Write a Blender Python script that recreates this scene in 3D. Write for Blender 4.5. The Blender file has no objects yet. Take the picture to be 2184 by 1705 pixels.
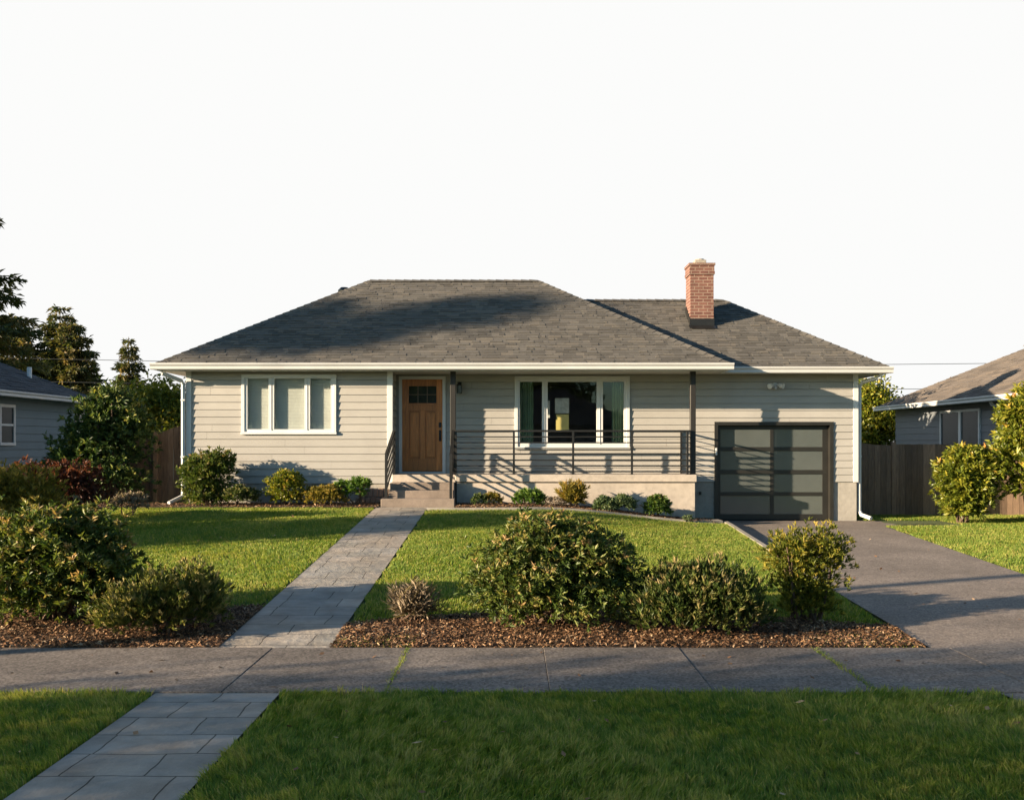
import bpy, math, random
import numpy as np
from mathutils import Vector, Matrix

# ------------------------------------------------------------------ camera, sky, sun, exposure
SC = bpy.context.scene
COL = SC.collection
CAM_Z = 1.9
cam_d = bpy.data.cameras.new("camera")
cam_d.sensor_width = 36.0
cam_d.lens = 36.0 * 2130 / 2184
cam_d.shift_y = 92.5 / 2184
cam_d.clip_end = 2000
cam = bpy.data.objects.new("camera", cam_d)
cam.location = (0, 0, CAM_Z)
cam.rotation_euler = (math.radians(90), 0, 0)
COL.objects.link(cam)
SC.camera = cam

SUN = Vector((-2.45, -1.0, 0.60)).normalized()          # towards the sun
elev = math.asin(SUN.z)
SKYW = 4.82
w = bpy.data.worlds.new("World"); SC.world = w; w.use_nodes = True
nt = w.node_tree
sky = nt.nodes.new("ShaderNodeTexSky"); sky.sky_type = 'NISHITA'
sky.sun_disc = False
sky.sun_elevation = elev
sky.sun_rotation = math.atan2(SUN.x, SUN.y)
sky.air_density = 1.0; sky.dust_density = 0.8; sky.ozone_density = 1.0
# bright veil of thin white cloud in the sky behind the house
tc = nt.nodes.new("ShaderNodeTexCoord"); sp = nt.nodes.new("ShaderNodeSeparateXYZ"); nt.links.new(tc.outputs['Generated'], sp.inputs[0])
def mr(inp, a, b):
    m = nt.nodes.new("ShaderNodeMapRange"); m.interpolation_type = 'SMOOTHSTEP'; nt.links.new(inp, m.inputs[0])
    m.inputs[1].default_value = a; m.inputs[2].default_value = b; return m.outputs[0]
mm = nt.nodes.new("ShaderNodeMath"); mm.operation = 'MULTIPLY'
nt.links.new(mr(sp.outputs[1], .15, .60), mm.inputs[0]); nt.links.new(mr(sp.outputs[2], .62, .46), mm.inputs[1])
mx = nt.nodes.new("ShaderNodeMix"); mx.data_type = 'RGBA'; nt.links.new(mm.outputs[0], mx.inputs[0])
tn = nt.nodes.new("ShaderNodeMix"); tn.data_type = 'RGBA'; tn.blend_type = 'MULTIPLY'; tn.inputs[0].default_value = 1
nt.links.new(sky.outputs[0], tn.inputs[6]); tn.inputs[7].default_value = (.62, .87, 1.02, 1)
nt.links.new(tn.outputs[2], mx.inputs[6]); mx.inputs[7].default_value = (SKYW*1.0, SKYW*1.0, SKYW*.992, 1)
nt.links.new(mx.outputs[2], nt.nodes["Background"].inputs[0])
nt.nodes["Background"].inputs[1].default_value = 0.06
sl = bpy.data.lights.new("sun", 'SUN'); sl.energy = 5.0; sl.angle = math.radians(0.55)
sl.color = (1.0, 0.79, 0.54)
so = bpy.data.objects.new("sun", sl); so.rotation_euler = SUN.to_track_quat('Z', 'Y').to_euler()
so.location = (-40, -16, 20)
COL.objects.link(so)
SC.view_settings.view_transform = 'Standard'
SC.view_settings.look = 'None'
SC.view_settings.exposure = 1.75
SC.view_settings.gamma = 1.0
SC.view_settings.use_curve_mapping = False

# ------------------------------------------------------------------ helpers
class MB:
    def __init__(s): s.v = []; s.f = []; s.r = []
    def add(s, vs, fs, r=None):
        n = len(s.v); s.v += [tuple(p) for p in vs]
        s.f += [tuple(i + n for i in f) for f in fs]
        s.r += [random.random() if r is None else r] * len(fs)
    def quad(s, a, b, c, d, r=None): s.add([a, b, c, d], [(0, 1, 2, 3)], r)
    def box(s, x0, x1, y0, y1, z0, z1, r=None, bev=0.0):
        if bev > 0:
            b = min(bev, abs(x1-x0)/2.2, abs(y1-y0)/2.2, abs(z1-z0)/2.2)
            xs = (x0, x1); ys = (y0, y1); zs = (z0, z1); vs = []; idx = {}
            for i in (0, 1):
                for j in (0, 1):
                    for k in (0, 1):
                        X, Y, Z = xs[i], ys[j], zs[k]
                        dx = b*(1-2*i); dy = b*(1-2*j); dz = b*(1-2*k)
                        idx[i, j, k, 0] = len(vs); vs.append((X, Y+dy, Z+dz))
                        idx[i, j, k, 1] = len(vs); vs.append((X+dx, Y, Z+dz))
                        idx[i, j, k, 2] = len(vs); vs.append((X+dx, Y+dy, Z))
            fs = []
            for a in (0, 1):
                q = [(a, 0, 0), (a, 1, 0), (a, 1, 1), (a, 0, 1)]; fs.append([idx[c+(0,)] for c in q])
                q = [(0, a, 0), (1, a, 0), (1, a, 1), (0, a, 1)]; fs.append([idx[c+(1,)] for c in q])
                q = [(0, 0, a), (1, 0, a), (1, 1, a), (0, 1, a)]; fs.append([idx[c+(2,)] for c in q])
                for c in (0, 1):
                    fs.append([idx[a, c, 0, 0], idx[a, c, 1, 0], idx[a, c, 1, 1], idx[a, c, 0, 1]])
                    fs.append([idx[a, 0, c, 0], idx[a, 1, c, 0], idx[a, 1, c, 2], idx[a, 0, c, 2]])
                    fs.append([idx[0, a, c, 1], idx[1, a, c, 1], idx[1, a, c, 2], idx[0, a, c, 2]])
            for i in (0, 1):
                for j in (0, 1):
                    for k in (0, 1): fs.append([idx[i, j, k, 0], idx[i, j, k, 1], idx[i, j, k, 2]])
            s.add(vs, fs, r); return
        s.add([(x0,y0,z0),(x1,y0,z0),(x1,y1,z0),(x0,y1,z0),(x0,y0,z1),(x1,y0,z1),(x1,y1,z1),(x0,y1,z1)],
              [(0,3,2,1),(4,5,6,7),(0,1,5,4),(1,2,6,5),(2,3,7,6),(3,0,4,7)], r)
    def tube(s, pts, rad, n=8, cap=True, r=None):
        pts = [Vector(p) for p in pts]
        rads = rad if isinstance(rad, (list, tuple)) else [rad]*len(pts)
        vs = []; fs = []; up = None
        for i, p in enumerate(pts):
            t = (pts[min(i+1, len(pts)-1)] - pts[max(i-1, 0)]).normalized()
            if up is None:
                up = Vector((0, 0, 1)) if abs(t.z) < 0.9 else Vector((1, 0, 0))
            a = t.cross(up).normalized(); b = a.cross(t).normalized(); up = b
            for k in range(n):
                an = 2*math.pi*(k+.5)/n
                vs.append(p + (a*math.cos(an) + b*math.sin(an))*rads[i])
        for i in range(len(pts)-1):
            for k in range(n):
                fs.append((i*n+k, i*n+(k+1) % n, (i+1)*n+(k+1) % n, (i+1)*n+k))
        if cap:
            fs.append(tuple(range(n))[::-1]); fs.append(tuple((len(pts)-1)*n+k for k in range(n)))
        s.add(vs, fs, r)
    def prism(s, prof, axis, a, b, r=None):
        n = len(prof); vs = []
        for t in (a, b):
            for p in prof:
                vs.append((t, p[0], p[1]) if axis == 'x' else (p[0], t, p[1]) if axis == 'y' else (p[0], p[1], t))
        fs = [(i, (i+1) % n, n+(i+1) % n, n+i) for i in range(n)]
        fs += [tuple(range(n))[::-1], tuple(range(n, 2*n))]
        s.add(vs, fs, r)
    def build(s, name, m, parent=None, smooth=False):
        me = bpy.data.meshes.new(name)
        me.from_pydata(s.v, [], s.f)
        at = me.attributes.new("rnd", 'FLOAT', 'FACE'); at.data.foreach_set("value", s.r)
        import bmesh
        bm = bmesh.new(); bm.from_mesh(me); bmesh.ops.recalc_face_normals(bm, faces=bm.faces); bm.to_mesh(me); bm.free()
        if smooth: me.shade_smooth()
        me.materials.append(m)
        o = bpy.data.objects.new(name, me); COL.objects.link(o)
        if parent: o.parent = parent; o.matrix_parent_inverse = Matrix.Translation(parent_loc(parent)).inverted()
        return o

def parent_loc(p):
    return Vector(p.location) if p.parent is None else Vector((0, 0, 0))

def np_mesh(name, verts, faces, m, rnd=None, parent=None, attrs=None):
    """verts (n,3) faces (k,c) constant corner count"""
    verts = np.asarray(verts, dtype=np.float32); faces = np.asarray(faces, dtype=np.int32)
    me = bpy.data.meshes.new(name)
    k, c = faces.shape
    me.vertices.add(len(verts)); me.vertices.foreach_set("co", verts.ravel())
    me.loops.add(k*c); me.loops.foreach_set("vertex_index", faces.ravel())
    me.polygons.add(k)
    me.polygons.foreach_set("loop_start", np.arange(0, k*c, c, dtype=np.int32))
    me.update(calc_edges=True)
    if rnd is not None:
        at = me.attributes.new("rnd", 'FLOAT', 'FACE'); at.data.foreach_set("value", np.asarray(rnd, dtype=np.float32))
    me.materials.append(m)
    o = bpy.data.objects.new(name, me); COL.objects.link(o)
    if parent: o.parent = parent; o.matrix_parent_inverse = Matrix.Translation(parent_loc(parent)).inverted()
    return o

def thing(name, loc, label, cat, group=None, kind=None):
    o = bpy.data.objects.new(name, None); o.empty_display_size = .2; o.location = loc; COL.objects.link(o)
    return tag(o, label, cat, group, kind)
def tag(o, label=None, cat=None, group=None, kind=None):
    if label: o['label'] = label
    if cat: o['category'] = cat
    if group: o['group'] = group
    if kind: o['kind'] = kind
    return o
def bundle(root, dup_loc, label=None):
    r = root.copy(); COL.objects.link(r); r.location = dup_loc
    if label: r['label'] = label
    for ch in list(root.children):
        c = ch.copy(); COL.objects.link(c); c.parent = r
        for g in ch.children:
            d = g.copy(); COL.objects.link(d); d.parent = c
    return r

# ------------------------------------------------------------------ materials
class NT:
    def __init__(s, name):
        s.m = bpy.data.materials.new(name); s.m.use_nodes = True; s.t = s.m.node_tree
        s.b = s.t.nodes["Principled BSDF"]; s.out = s.t.nodes["Material Output"]
    def n(s, typ, **kw):
        nd = s.t.nodes.new(typ)
        for k, v in kw.items(): setattr(nd, k, v)
        return nd
    def l(s, a, b): s.t.links.new(a, b)
    def set(s, sock, v):
        if hasattr(v, 'links') or isinstance(v, bpy.types.NodeSocket): s.l(v, sock)
        else: sock.default_value = v
    def coord(s, scale=(1, 1, 1), src='Object', rot=(0, 0, 0)):
        tc = s.n("ShaderNodeTexCoord"); mp = s.n("ShaderNodeMapping"); mp.inputs['Scale'].default_value = scale
        mp.inputs['Rotation'].default_value = rot
        if src == 'World':
            g = s.n("ShaderNodeNewGeometry"); s.l(g.outputs['Position'], mp.inputs[0])
        else: s.l(tc.outputs[src], mp.inputs[0])
        return mp.outputs[0]
    def noise(s, vec, scale, detail=4, rough=.55, dist=0):
        nd = s.n("ShaderNodeTexNoise"); nd.inputs['Scale'].default_value = scale; nd.inputs['Detail'].default_value = detail
        nd.inputs['Roughness'].default_value = rough; nd.inputs['Distortion'].default_value = dist; s.l(vec, nd.inputs['Vector']); return nd.outputs[0]
    def ramp(s, fac, stops):
        r = s.n("ShaderNodeValToRGB"); s.l(fac, r.inputs[0]); e = r.color_ramp.elements
        while len(e) < len(stops): e.new(.5)
        for i, (p, c) in enumerate(stops):
            e[i].position = p; e[i].color = (c if len(c) == 4 else (*c, 1)) if isinstance(c, tuple) else (c, c, c, 1)
        return r.outputs[0]
    def mix(s, fac, a, b, mode='MIX'):
        m = s.n("ShaderNodeMix", data_type='RGBA', blend_type=mode)
        s.set(m.inputs[0], fac)
        for i, v in ((6, a), (7, b)):
            if isinstance(v, tuple): m.inputs[i].default_value = (*v, 1) if len(v) == 3 else v
            elif isinstance(v, (int, float)): m.inputs[i].default_value = (v, v, v, 1)
            else: s.l(v, m.inputs[i])
        return m.outputs[2]
    def math(s, op, a, b=0.0):
        m = s.n("ShaderNodeMath", operation=op); s.set(m.inputs[0], a); s.set(m.inputs[1], b); return m.outputs[0]
    def attr(s, name='rnd'):
        a = s.n("ShaderNodeAttribute"); a.attribute_name = name; return a.outputs['Fac']
    def bump(s, h, strength=.3, dist=.01, prev=None):
        b = s.n("ShaderNodeBump"); b.inputs['Strength'].default_value = strength; b.inputs['Distance'].default_value = dist
        s.l(h, b.inputs['Height'])
        if prev is not None: s.l(prev, b.inputs['Normal'])
        s.l(b.outputs[0], s.b.inputs['Normal']); return b.outputs[0]
    def col(s, c): s.set(s.b.inputs['Base Color'], c if not isinstance(c, tuple) else (*c, 1)); return s
    def rough(s, v): s.set(s.b.inputs['Roughness'], v); return s

def sc3(c, k): return tuple(min(1, x*k) for x in c)

def simple(name, c, rough=.6, var=.12, scale=3.0, bump=.15, bscale=60, bdist=.003, rvar=0.0, spec=.5, metal=0, stretch=(1, 1, 1)):
    N = NT(name); v = N.coord(stretch)
    n1 = N.noise(v, scale, 6)
    cc = N.mix(N.ramp(n1, [(.3, 0.0), (.7, 1.0)]), sc3(c, 1-var), sc3(c, 1+var))
    if rvar:
        a = N.attr(); g = N.ramp(a, [(0, 1-rvar), (1, 1.0)]); cc = N.mix(1.0, cc, g, 'MULTIPLY')
    N.col(cc); N.rough(rough); N.b.inputs['Specular IOR Level'].default_value = spec; N.b.inputs['Metallic'].default_value = metal
    if bump: N.bump(N.noise(v, bscale, 5), bump, bdist)
    return N.m

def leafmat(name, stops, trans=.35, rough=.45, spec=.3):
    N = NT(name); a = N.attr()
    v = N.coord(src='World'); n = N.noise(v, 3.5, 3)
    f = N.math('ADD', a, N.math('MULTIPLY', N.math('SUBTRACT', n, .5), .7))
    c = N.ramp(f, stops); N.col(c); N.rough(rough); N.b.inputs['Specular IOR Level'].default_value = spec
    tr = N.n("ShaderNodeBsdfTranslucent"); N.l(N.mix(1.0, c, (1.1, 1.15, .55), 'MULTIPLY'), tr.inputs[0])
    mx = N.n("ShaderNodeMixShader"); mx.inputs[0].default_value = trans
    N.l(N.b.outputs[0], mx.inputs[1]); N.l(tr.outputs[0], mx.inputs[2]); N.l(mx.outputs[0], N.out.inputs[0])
    return N.m

M = {}
def siding_mat(name, c):
    N = NT(name); v = N.coord((1, 1, 1), 'World')
    n = N.noise(v, 1.3, 4); n2 = N.noise(N.coord((1.2, 1.2, 30), 'World'), 5, 4)
    a = N.attr()
    cc = N.mix(N.ramp(n, [(.3, 0.0), (.7, 1.0)]), sc3(c, .93), sc3(c, 1.06))
    cc = N.mix(1.0, cc, N.ramp(a, [(0, .93), (1, 1.0)]), 'MULTIPLY')
    cc = N.mix(.5, cc, N.ramp(n2, [(.35, .86), (.6, 1.0)]), 'MULTIPLY')
    N.col(cc); N.rough(.62)
    N.bump(N.noise(N.coord((3, 3, 60), 'World'), 6, 5), .25, .003); return N.m
M['siding'] = siding_mat('painted_lap_siding', (.345, .332, .312))
M['siding_blue'] = siding_mat('blue_grey_siding', (.12, .18, .22))
M['siding_grey'] = siding_mat('cool_grey_siding', (.15, .165, .185))
M['white'] = simple('white_paint', (.58, .585, .585), .45, .05, 2, .1, 40, .002)
M['gutter'] = simple('white_gutter', (.50, .505, .51), .4, .06, 2, .1, 30, .002)
M['soffit'] = simple('soffit_paint', (.50, .49, .45), .6, .06)
M['black'] = simple('black_metal', (.012, .012, .012), .42, .2, 6, .1, 80, .001)
M['bronze'] = simple('dark_bronze_frame', (.018, .017, .015), .4, .2, 4, .05)
M['post'] = simple('brown_post_paint', (.018, .016, .014), .5, .15, 4, .15, 30, .002, stretch=(8, 8, 1))
M['drywall'] = simple('drywall', (.22, .21, .19), .9, .05)
M['rubber'] = simple('dark_seal', (.02, .02, .02), .8)

def concrete(name, c, var=.18, agg=0.0, bscale=90, bd=.004, rough=.85, crack=False):
    N = NT(name); v = N.coord(src='World')
    n = N.noise(v, .8, 8, .68); n2 = N.noise(v, 9, 6, .6); n3 = N.noise(v, 140, 3)
    cc = N.mix(N.ramp(n, [(.32, 0.0), (.68, 1.0)]), sc3(c, 1-var), sc3(c, 1+var))
    cc = N.mix(.45, cc, N.ramp(n2, [(.3, .62), (.6, 1.0)]), 'MULTIPLY')
    if agg:
        vo = N.n("ShaderNodeTexVoronoi"); vo.inputs['Scale'].default_value = 55; N.l(v, vo.inputs['Vector'])
        cc = N.mix(agg, cc, N.ramp(vo.outputs['Color'], [(.0, .45), (.5, .95), (1., 1.5)]), 'MULTIPLY')
    N.col(cc); N.rough(rough); N.b.inputs['Specular IOR Level'].default_value = .25
    b1 = N.bump(n2, .35, .012)
    N.bump(N.noise(v, bscale, 4, .7), .7, bd, b1)
    return N.m
M['concrete'] = concrete('porch_concrete', (.42, .37, .32), .12, 0, 60, .003)
M['found'] = concrete('foundation_concrete', (.33, .31, .28), .12)
M['walk'] = concrete('exposed_aggregate', (.165, .142, .126), .3, 1.0)
M['drive'] = concrete('driveway_aggregate', (.21, .175, .15), .22, .8)
M['asphalt'] = concrete('asphalt', (.06, .06, .06), .15, .5)
M['kerb'] = concrete('kerb_concrete', (.32, .29, .25), .12)
M['joint'] = concrete('joint_dirt', (.055, .05, .035), .3)

def paver_mat():
    N = NT('stamped_pavers'); v = N.coord((1, 1, 1), 'World')
    dist = N.n("ShaderNodeVectorMath", operation='MULTIPLY_ADD'); nn = N.n("ShaderNodeTexNoise"); nn.inputs['Scale'].default_value = 2.2; N.l(v, nn.inputs['Vector'])
    N.l(nn.outputs['Color'], dist.inputs[0]); dist.inputs[1].default_value = (.07, .06, 0); N.l(v, dist.inputs[2])
    br = N.n("ShaderNodeTexBrick"); N.l(dist.outputs[0], br.inputs['Vector'])
    br.inputs['Scale'].default_value = 1; br.inputs['Brick Width'].default_value = .47; br.inputs['Row Height'].default_value = .41
    br.inputs['Mortar Size'].default_value = .006; br.inputs['Mortar Smooth'].default_value = .4; br.offset = .43; br.squash = 1.35; br.squash_frequency = 3
    br.inputs['Color1'].default_value = (.27, .25, .22, 1); br.inputs['Color2'].default_value = (.35, .31, .27, 1); br.inputs['Mortar'].default_value = (.07, .06, .05, 1)
    n = N.noise(v, 3, 7, .65)
    c = N.mix(.75, br.outputs['Color'], N.ramp(n, [(.3, .55), (.5, .9), (.7, 1.25)]), 'MULTIPLY')
    c = N.mix(.5, c, N.ramp(N.noise(v, 1.1, 3), [(.35, (.8, .9, 1.0)), (.65, (1.15, 1.0, .85))]), 'MULTIPLY')
    N.col(c); N.rough(.8); N.b.inputs['Specular IOR Level'].default_value = .25
    b1 = N.bump(N.ramp(br.outputs['Fac'], [(0, 1.0), (1, 0.0)]), .8, .012)
    b2 = N.bump(N.noise(v, 6, 8, .65), .8, .03, b1)
    return N.m
M['paver'] = paver_mat()

def shingle_mat(name, c):
    N = NT(name); v = N.coord(src='World'); a = N.attr()
    n = N.noise(v, .9, 4)
    cc = N.ramp(a, [(0, sc3(c, .72)), (.35, sc3(c, .93)), (.7, sc3(c, 1.05)), (1, (c[0]*1.25, c[1]*1.2, c[2]*1.13))])
    cc = N.mix(.55, cc, N.ramp(n, [(.3, .75), (.7, 1.1)]), 'MULTIPLY')
    cc = N.mix(.7, cc, N.ramp(N.noise(v, 160, 3, .8), [(.3, .55), (.7, 1.35)]), 'MULTIPLY')
    N.col(cc); N.rough(.92); N.b.inputs['Specular IOR Level'].default_value = .2
    N.bump(N.noise(v, 120, 3), .5, .004)
    return N.m
M['shingle'] = shingle_mat('asphalt_shingles', (.112, .105, .096))
M['shingle_dark'] = shingle_mat('dark_asphalt_shingles', (.06, .068, .078))
M['shingle_tan'] = shingle_mat('tan_asphalt_shingles', (.135, .115, .10))

def brick_mat():
    N = NT('chimney_brick')
    tc = N.n("ShaderNodeNewGeometry"); sx = N.n("ShaderNodeSeparateXYZ"); N.l(tc.outputs['Position'], sx.inputs[0])
    cb = N.n("ShaderNodeCombineXYZ"); N.l(N.math('ADD', sx.outputs[0], sx.outputs[1]), cb.inputs[0]); N.l(sx.outputs[2], cb.inputs[1])
    br = N.n("ShaderNodeTexBrick"); N.l(cb.outputs[0], br.inputs['Vector']); br.inputs['Scale'].default_value = 1
    br.inputs['Brick Width'].default_value = .205; br.inputs['Row Height'].default_value = .073; br.inputs['Mortar Size'].default_value = .009
    br.inputs['Color1'].default_value = (.125, .05, .04, 1); br.inputs['Color2'].default_value = (.18, .08, .06, 1); br.inputs['Mortar'].default_value = (.27, .19, .15, 1)
    v = N.coord(src='World')
    N.col(N.mix(.6, br.outputs[0], N.ramp(N.noise(v, 6, 6), [(.3, .6), (.7, 1.15)]), 'MULTIPLY')); N.rough(.9)
    N.bump(N.ramp(br.outputs['Fac'], [(0, 1.0), (1, 0.0)]), .8, .008); return N.m
M['brick'] = brick_mat()

def wood_mat(name, c, k=(14, 14, 1.2), rv=.35, rough=.8):
    N = NT(name); v = N.coord(k, 'World')
    n = N.noise(v, 2.2, 7, .65, 1.2)
    cc = N.mix(N.ramp(n, [(.3, 0.0), (.7, 1.0)]), sc3(c, .6), sc3(c, 1.25))
    cc = N.mix(1.0, cc, N.ramp(N.attr(), [(0, 1-rv), (1, 1.0)]), 'MULTIPLY')
    N.col(cc); N.rough(rough); N.bump(n, .4, .004); return N.m
M['fence'] = wood_mat('weathered_cedar', (.30, .20, .135), rv=.55)
M['door'] = wood_mat('stained_fir_door', (.56, .205, .052), (10, 10, .9), .3, .42)
M['trunk'] = wood_mat('bark', (.10, .075, .055), (6, 6, 2), .2, .95)
M['stem'] = wood_mat('shrub_stem', (.12, .075, .05), (6, 6, 2), .3, .9)

def glass_mat(name, tint=(.9, .95, .93), refl=1.0):
    N = NT(name); N.t.nodes.remove(N.b)
    tr = N.n("ShaderNodeBsdfTransparent"); tr.inputs[0].default_value = (*tint, 1)
    gl = N.n("ShaderNodeBsdfGlossy"); gl.inputs['Roughness'].default_value = .015; gl.inputs[0].default_value = (refl, refl, refl, 1)
    lw_ = N.n("ShaderNodeLayerWeight"); lw_.inputs[0].default_value = .5
    fr = N.math('ADD', .07, N.math('MULTIPLY', N.math('POWER', lw_.outputs['Facing'], 4.0), .9))
    mx = N.n("ShaderNodeMixShader"); N.l(fr, mx.inputs[0]); N.l(tr.outputs[0], mx.inputs[1]); N.l(gl.outputs[0], mx.inputs[2])
    b = N.n("ShaderNodeBump"); b.inputs['Strength'].default_value = .04; b.inputs['Distance'].default_value = .02
    N.l(N.noise(N.coord(src='World'), 2.0, 2), b.inputs['Height']); N.l(b.outputs[0], gl.inputs['Normal'])
    N.l(mx.outputs[0], N.out.inputs[0]); return N.m
M['glass'] = glass_mat('window_glass', (.86, .88, .87))
def frosted():
    N = NT('frosted_glass'); v = N.coord(src='World')
    N.col(N.mix(N.noise(v, 1.6, 3), (.06, .07, .07), (.095, .105, .103))); N.rough(.17); N.b.inputs['Specular IOR Level'].default_value = .9
    N.bump(N.noise(v, 3, 2), .12, .02); return N.m
M['frost'] = frosted()
M['blind'] = simple('blind_fabric', (.56, .57, .53), .7, .05, 4, .2, 20, .003)
M['curtain'] = simple('green_curtain', (.23, .33, .20), .8, .15, 4, .2, 20, .003)
M['yellow'] = simple('yellow_reflection_tone', (.75, .62, .22), .7, .05)  # reflection colour for a panel in the living room window
M['pale'] = simple('pale_reflection_tone', (.62, .62, .60), .6, .25, 8)  # pale reflection colour for the other panels in that window
M['lampglass'] = simple('lamp_glass', (.10, .10, .09), .15, .1)
M['rust'] = simple('copper_tile', (.24, .17, .13), .7, .2, 6, .2)
M['step'] = concrete('step_concrete', (.235, .19, .16), .2, .15)
M['stone'] = concrete('rubble_brick_footing', (.26, .18, .14), .3)

def soil_mat():
    N = NT('soil'); v = N.coord(src='World')
    n = N.noise(v, 14, 8, .7)
    N.col(N.ramp(n, [(.3, (.018, .012, .008)), (.55, (.06, .036, .02)), (.75, (.15, .09, .05))])); N.rough(.95)
    N.bump(n, .9, .03); return N.m
M['soil'] = soil_mat()
def turf_mat():
    N = NT('turf'); v = N.coord(src='World')
    n = N.noise(v, 2.2, 6, .6); n2 = N.noise(v, 60, 4, .7)
    c = N.ramp(n, [(.3, (.05, .08, .02)), (.7, (.10, .12, .03))])
    N.col(N.mix(.6, c, N.ramp(n2, [(.3, .4), (.7, 1.3)]), 'MULTIPLY')); N.rough(.95); N.bump(n2, .8, .03); return N.m
M['turf'] = turf_mat()
def grass_mat():
    N = NT('grass_blades'); v = N.coord(src='World'); a = N.attr()
    n = N.noise(v, 1.1, 4, .6); n2 = N.noise(v, 7.0, 5, .7)
    f = N.math('ADD', N.math('MULTIPLY', a, .5), N.math('ADD', N.math('MULTIPLY', n, .55), N.math('MULTIPLY', n2, .3)))
    c = N.ramp(f, [(.25, (.022, .09, .022)), (.50, (.105, .185, .030)), (.74, (.225, .272, .046)), (1.0, (.46, .38, .13))])
    N.col(c); N.rough(.55); N.b.inputs['Specular IOR Level'].default_value = .2
    tr = N.n("ShaderNodeBsdfTranslucent"); N.l(N.mix(1.0, c, (1.2, 1.25, .6), 'MULTIPLY'), tr.inputs[0])
    mx = N.n("ShaderNodeMixShader"); mx.inputs[0].default_value = .4
    N.l(N.b.outputs[0], mx.inputs[1]); N.l(tr.outputs[0], mx.inputs[2]); N.l(mx.outputs[0], N.out.inputs[0]); return N.m
M['grass'] = grass_mat()
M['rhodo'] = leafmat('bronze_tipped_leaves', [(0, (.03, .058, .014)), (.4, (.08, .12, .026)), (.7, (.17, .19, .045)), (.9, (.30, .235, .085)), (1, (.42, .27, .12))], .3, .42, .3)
M['heath'] = leafmat('heath_leaves', [(0, (.022, .045, .012)), (.4, (.06, .095, .022)), (.75, (.15, .16, .045)), (1, (.36, .28, .13))], .3)
M['heath_light'] = leafmat('light_heath_leaves', [(0, (.04, .06, .015)), (.4, (.11, .135, .032)), (.75, (.25, .22, .07)), (1, (.45, .36, .17))], .35)
M['olive'] = leafmat('olive_leaves', [(0, (0.041, 0.068, 0.012)), (.5, (0.162, 0.180, 0.027)), (.8, (0.340, 0.285, 0.045)), (1, (0.583, 0.420, 0.105))], .4)
M['gold'] = leafmat('gold_leaves', [(0, (0.073, 0.081, 0.014)), (.5, (0.248, 0.203, 0.041)), (1, (0.583, 0.378, 0.095))], .4)
M['green'] = leafmat('fresh_green_leaves', [(0, (0.035, 0.078, 0.016)), (.5, (0.098, 0.182, 0.033)), (1, (0.225, 0.312, 0.065))], .4)
M['greenred'] = leafmat('green_leaves_red_tips', [(0, (0.035, 0.078, 0.016)), (.5, (0.098, 0.169, 0.033)), (.75, (0.183, 0.221, 0.052)), (.95, (0.393, 0.130, 0.065))], .4)
M['dark'] = leafmat('dark_evergreen_leaves', [(0, (0.022, 0.044, 0.016)), (.5, (0.065, 0.110, 0.032)), (.85, (0.194, 0.220, 0.060)), (1, (0.432, 0.340, 0.100))], .25)
M['laurel'] = leafmat('laurel_leaves', [(0, (0.049, 0.075, 0.012)), (.4, (0.146, 0.180, 0.022)), (.75, (0.324, 0.300, 0.038)), (.92, (0.518, 0.390, 0.075)), (1, (0.600, 0.270, 0.090))], .4, .35, .5)
M['maple'] = leafmat('dark_red_leaves', [(0, (0.031, 0.013, 0.010)), (.5, (0.104, 0.032, 0.021)), (1, (0.276, 0.096, 0.048))], .35)
M['dry'] = leafmat('dry_twigs', [(0, (.12, .095, .07)), (.5, (.26, .205, .15)), (1, (.42, .34, .25))], .2, .8)
M['conifer'] = leafmat('conifer_needles', [(0, (.02, .035, .018)), (.45, (.07, .085, .03)), (.8, (.17, .13, .05)), (1, (.28, .18, .08))], .35)
M['sage'] = leafmat('blue_green_leaves', [(0, (0.045, 0.077, 0.042)), (.5, (0.121, 0.175, 0.084)), (1, (0.257, 0.280, 0.140))], .35)
M['chips'] = leafmat('bark_chips', [(0, (.04, .022, .012)), (.5, (.17, .085, .042)), (.85, (.33, .19, .10)), (1, (.5, .36, .23))], .0, .85)

# ------------------------------------------------------------------ terrain
def sm(a, b, x):
    t = min(1, max(0, (x-a)/(b-a))); return t*t*(3-2*t)
def kx(Y): return 3.86+.53*min(1.15, max(0, (Y-9.28)/11.0))
def lawn_z(X, Y):
    t = min(1, max(0, (Y-9.28)/(20.2-9.28)))
    return t*(.62-.33*sm(.4, 4.3, X))
def drive_z(X, Y): return .2*min(1, max(0, (Y-9.28)/(21.6-9.28)))
def gz(X, Y):
    k = sm(kx(Y)-.03, kx(Y)+.03, X)
    z = lawn_z(X, Y)*(1-k) + (drive_z(X, Y) + .03*sm(7.4, 7.8, X))*k
    if Y < 3.6: z -= .13*sm(3.6, 3.5, Y) if False else .13*(1-sm(3.4, 3.5, Y))
    return z

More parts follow.
